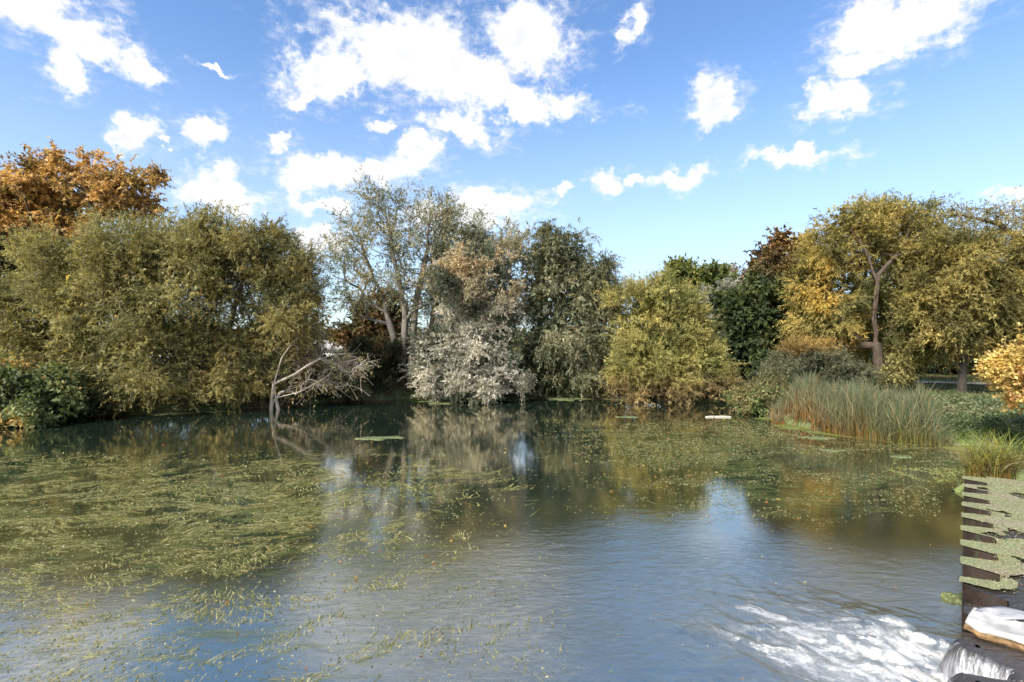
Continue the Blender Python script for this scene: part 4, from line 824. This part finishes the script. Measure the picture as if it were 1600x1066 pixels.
# ------------------------------------------------------------------ cars parked on the road behind the left bank
GLASS = plain('car_glass', (.02, .024, .028), .06, var=.0, Specular_IOR_Level=.8); TYRE = plain('tyre_rubber', (.02, .02, .02), .85); RIM = plain('wheel_rim', (.45, .45, .47), .35, .8); LAMP = plain('lamp_lens', (.75, .75, .72), .15); TAIL = plain('tail_lens', (.35, .02, .02), .2)
def loft(name, rings, material, parent):
    R_ = np.array(rings); a, b = R_.shape[:2]; i = np.arange(a-1)[:, None]*b; j = np.arange(b); F = np.stack([i+j, i+(j+1) % b, i+b+(j+1) % b, i+b+j], -1).reshape(-1, 4)
    V = R_.reshape(-1, 3); me = npmesh(name, V, [F, np.arange(b)[None, ::-1].copy(), (np.arange(b)+(a-1)*b)[None]]); return link(name, me, material, parent)
def car(name, label, cat, x, y, rz, paint, van=False):
    z = gz(x, y)+.07; root = empty(name, (x, y, z)); root.rotation_euler.z = rz; tag(root, label, cat)
    if van: st = [(-2.45,.35,1.0,.86),(-2.4,.3,1.1,.95),(1.5,.3,1.15,.98),(2.2,.32,1.02,.94),(2.5,.38,.85,.80)]; cab = [(-2.42,1.05,2.0,.92,.85),(-2.3,1.08,2.08,.94,.84),(.9,1.1,2.1,.95,.84),(1.25,1.12,1.95,.94,.80),(1.95,1.06,1.12,.90,.84)]
    else: st = [(-2.15,.38,.78,.72),(-2.05,.28,.92,.82),(-1.2,.24,.95,.87),(1.0,.24,.93,.87),(1.85,.26,.80,.82),(2.15,.36,.66,.66)]; cab = [(-2.0,.90,.98,.78,.70),(-1.55,.92,1.38,.82,.64),(-.6,.93,1.46,.83,.62),(.2,.92,1.42,.82,.61),(1.05,.88,.94,.80,.68)]
    loft('body', [[(a, -h*.9, zb), (a, -h, zb+.18), (a, -h*.98, zt-.12), (a, -h*.9, zt), (a, 0, zt+.03), (a, h*.9, zt), (a, h*.98, zt-.12), (a, h, zb+.18), (a, h*.9, zb), (a, 0, zb-.02)] for a, zb, zt, h in st], paint, root)
    rf = loft('cabin', [[(a, -hb, zb), (a, -ht-.02, zt-.05), (a, -ht*.8, zt), (a, 0, zt+.02), (a, ht*.8, zt), (a, ht+.02, zt-.05), (a, hb, zb), (a, 0, zb-.05)] for a, zb, zt, hb, ht in cab], paint, root)
    spans = [(1.0, 1.6)] if van else [(-1.45, -.75), (-.65, .05), (.12, .62)]
    A_ = np.array(cab)
    for sg in (-1, 1):
        for (xa, xb) in spans:
            pts = []
            for xx, f in ((xa, .12), (xb, .12), (xb, .86), (xa, .86)):
                zb, zt, hb, ht = [np.interp(xx, A_[:, 0], A_[:, k]) for k in (1, 2, 3, 4)]; pts.append((xx, sg*(hb+(ht+.02-hb)*f+.006), zb+(zt-.05-zb)*f))
            me = npmesh('window', np.array(pts), np.array([[0, 1, 2, 3]])); link('window', me, GLASS, root)
        for wx in ((-1.35, 1.45) if not van else (-1.5, 1.6)):
            th = np.arange(20)/20*2*np.pi
            def disc(nm, r, y0, y1, mt, par):
                return loft(nm, [[(wx+q*math.cos(a), yy, .32+q*math.sin(a)) for a in th] for q, yy in ((r*.9, y0), (r, y0+(y1-y0)*.25), (r, y0+(y1-y0)*.75), (r*.9, y1))], mt, par)
            w = disc('wheel', .32, sg*.66, sg*.885, TYRE, root); disc('rim', .20, sg*.80, sg*.895, RIM, w)
        hx = st[-1]; tl = st[0]
        for nm, xx, hh, zz, mt in (('headlight', hx[0]-.06, hx[3]*.85, hx[2]-.10, LAMP), ('tail_light', tl[0]+.02, tl[3]*.9, tl[2]-.12, TAIL)):
            loft(nm, [[(xx+e, sg*hh+.14*math.cos(a)*f, zz+.07*math.sin(a)*f) for a in np.arange(10)/10*6.283] for e, f in ((-.09, .7), (.0, 1), (.09, .7))], mt, root)
    fa_ = cab[-1]; fb = cab[-2]; pts = []
    for f, k in ((.12, -.9), (.12, .9), (.9, .9), (.9, -.9)):
        pts.append((fa_[0]+(fb[0]-fa_[0])*f+.012, k*(fa_[4]+(fb[4]-fa_[4])*f), fa_[2]+(fb[2]-fa_[2])*f+.012))
    link('windscreen', npmesh('windscreen', np.array(pts), np.array([[0, 1, 2, 3]])), GLASS, root)
    return root
car('parked_car', 'silver hatchback parked on the road, glimpsed through the broad olive willow', 'car', -26.4, 40.4, R(10), plain('silver_paint', (.52, .53, .55), .28, .5, var=.02))
car('parked_van', 'white van parked on the road behind the leaning dead tree', 'van', -14.3, 42.1, R(8), plain('white_paint', (.5, .5, .5), .3, var=.02), True)
car('parked_car', 'dark grey car parked on the road right of the white van', 'car', -10.0, 42.6, R(187), plain('grey_paint', (.10, .11, .12), .25, .3, var=.02))
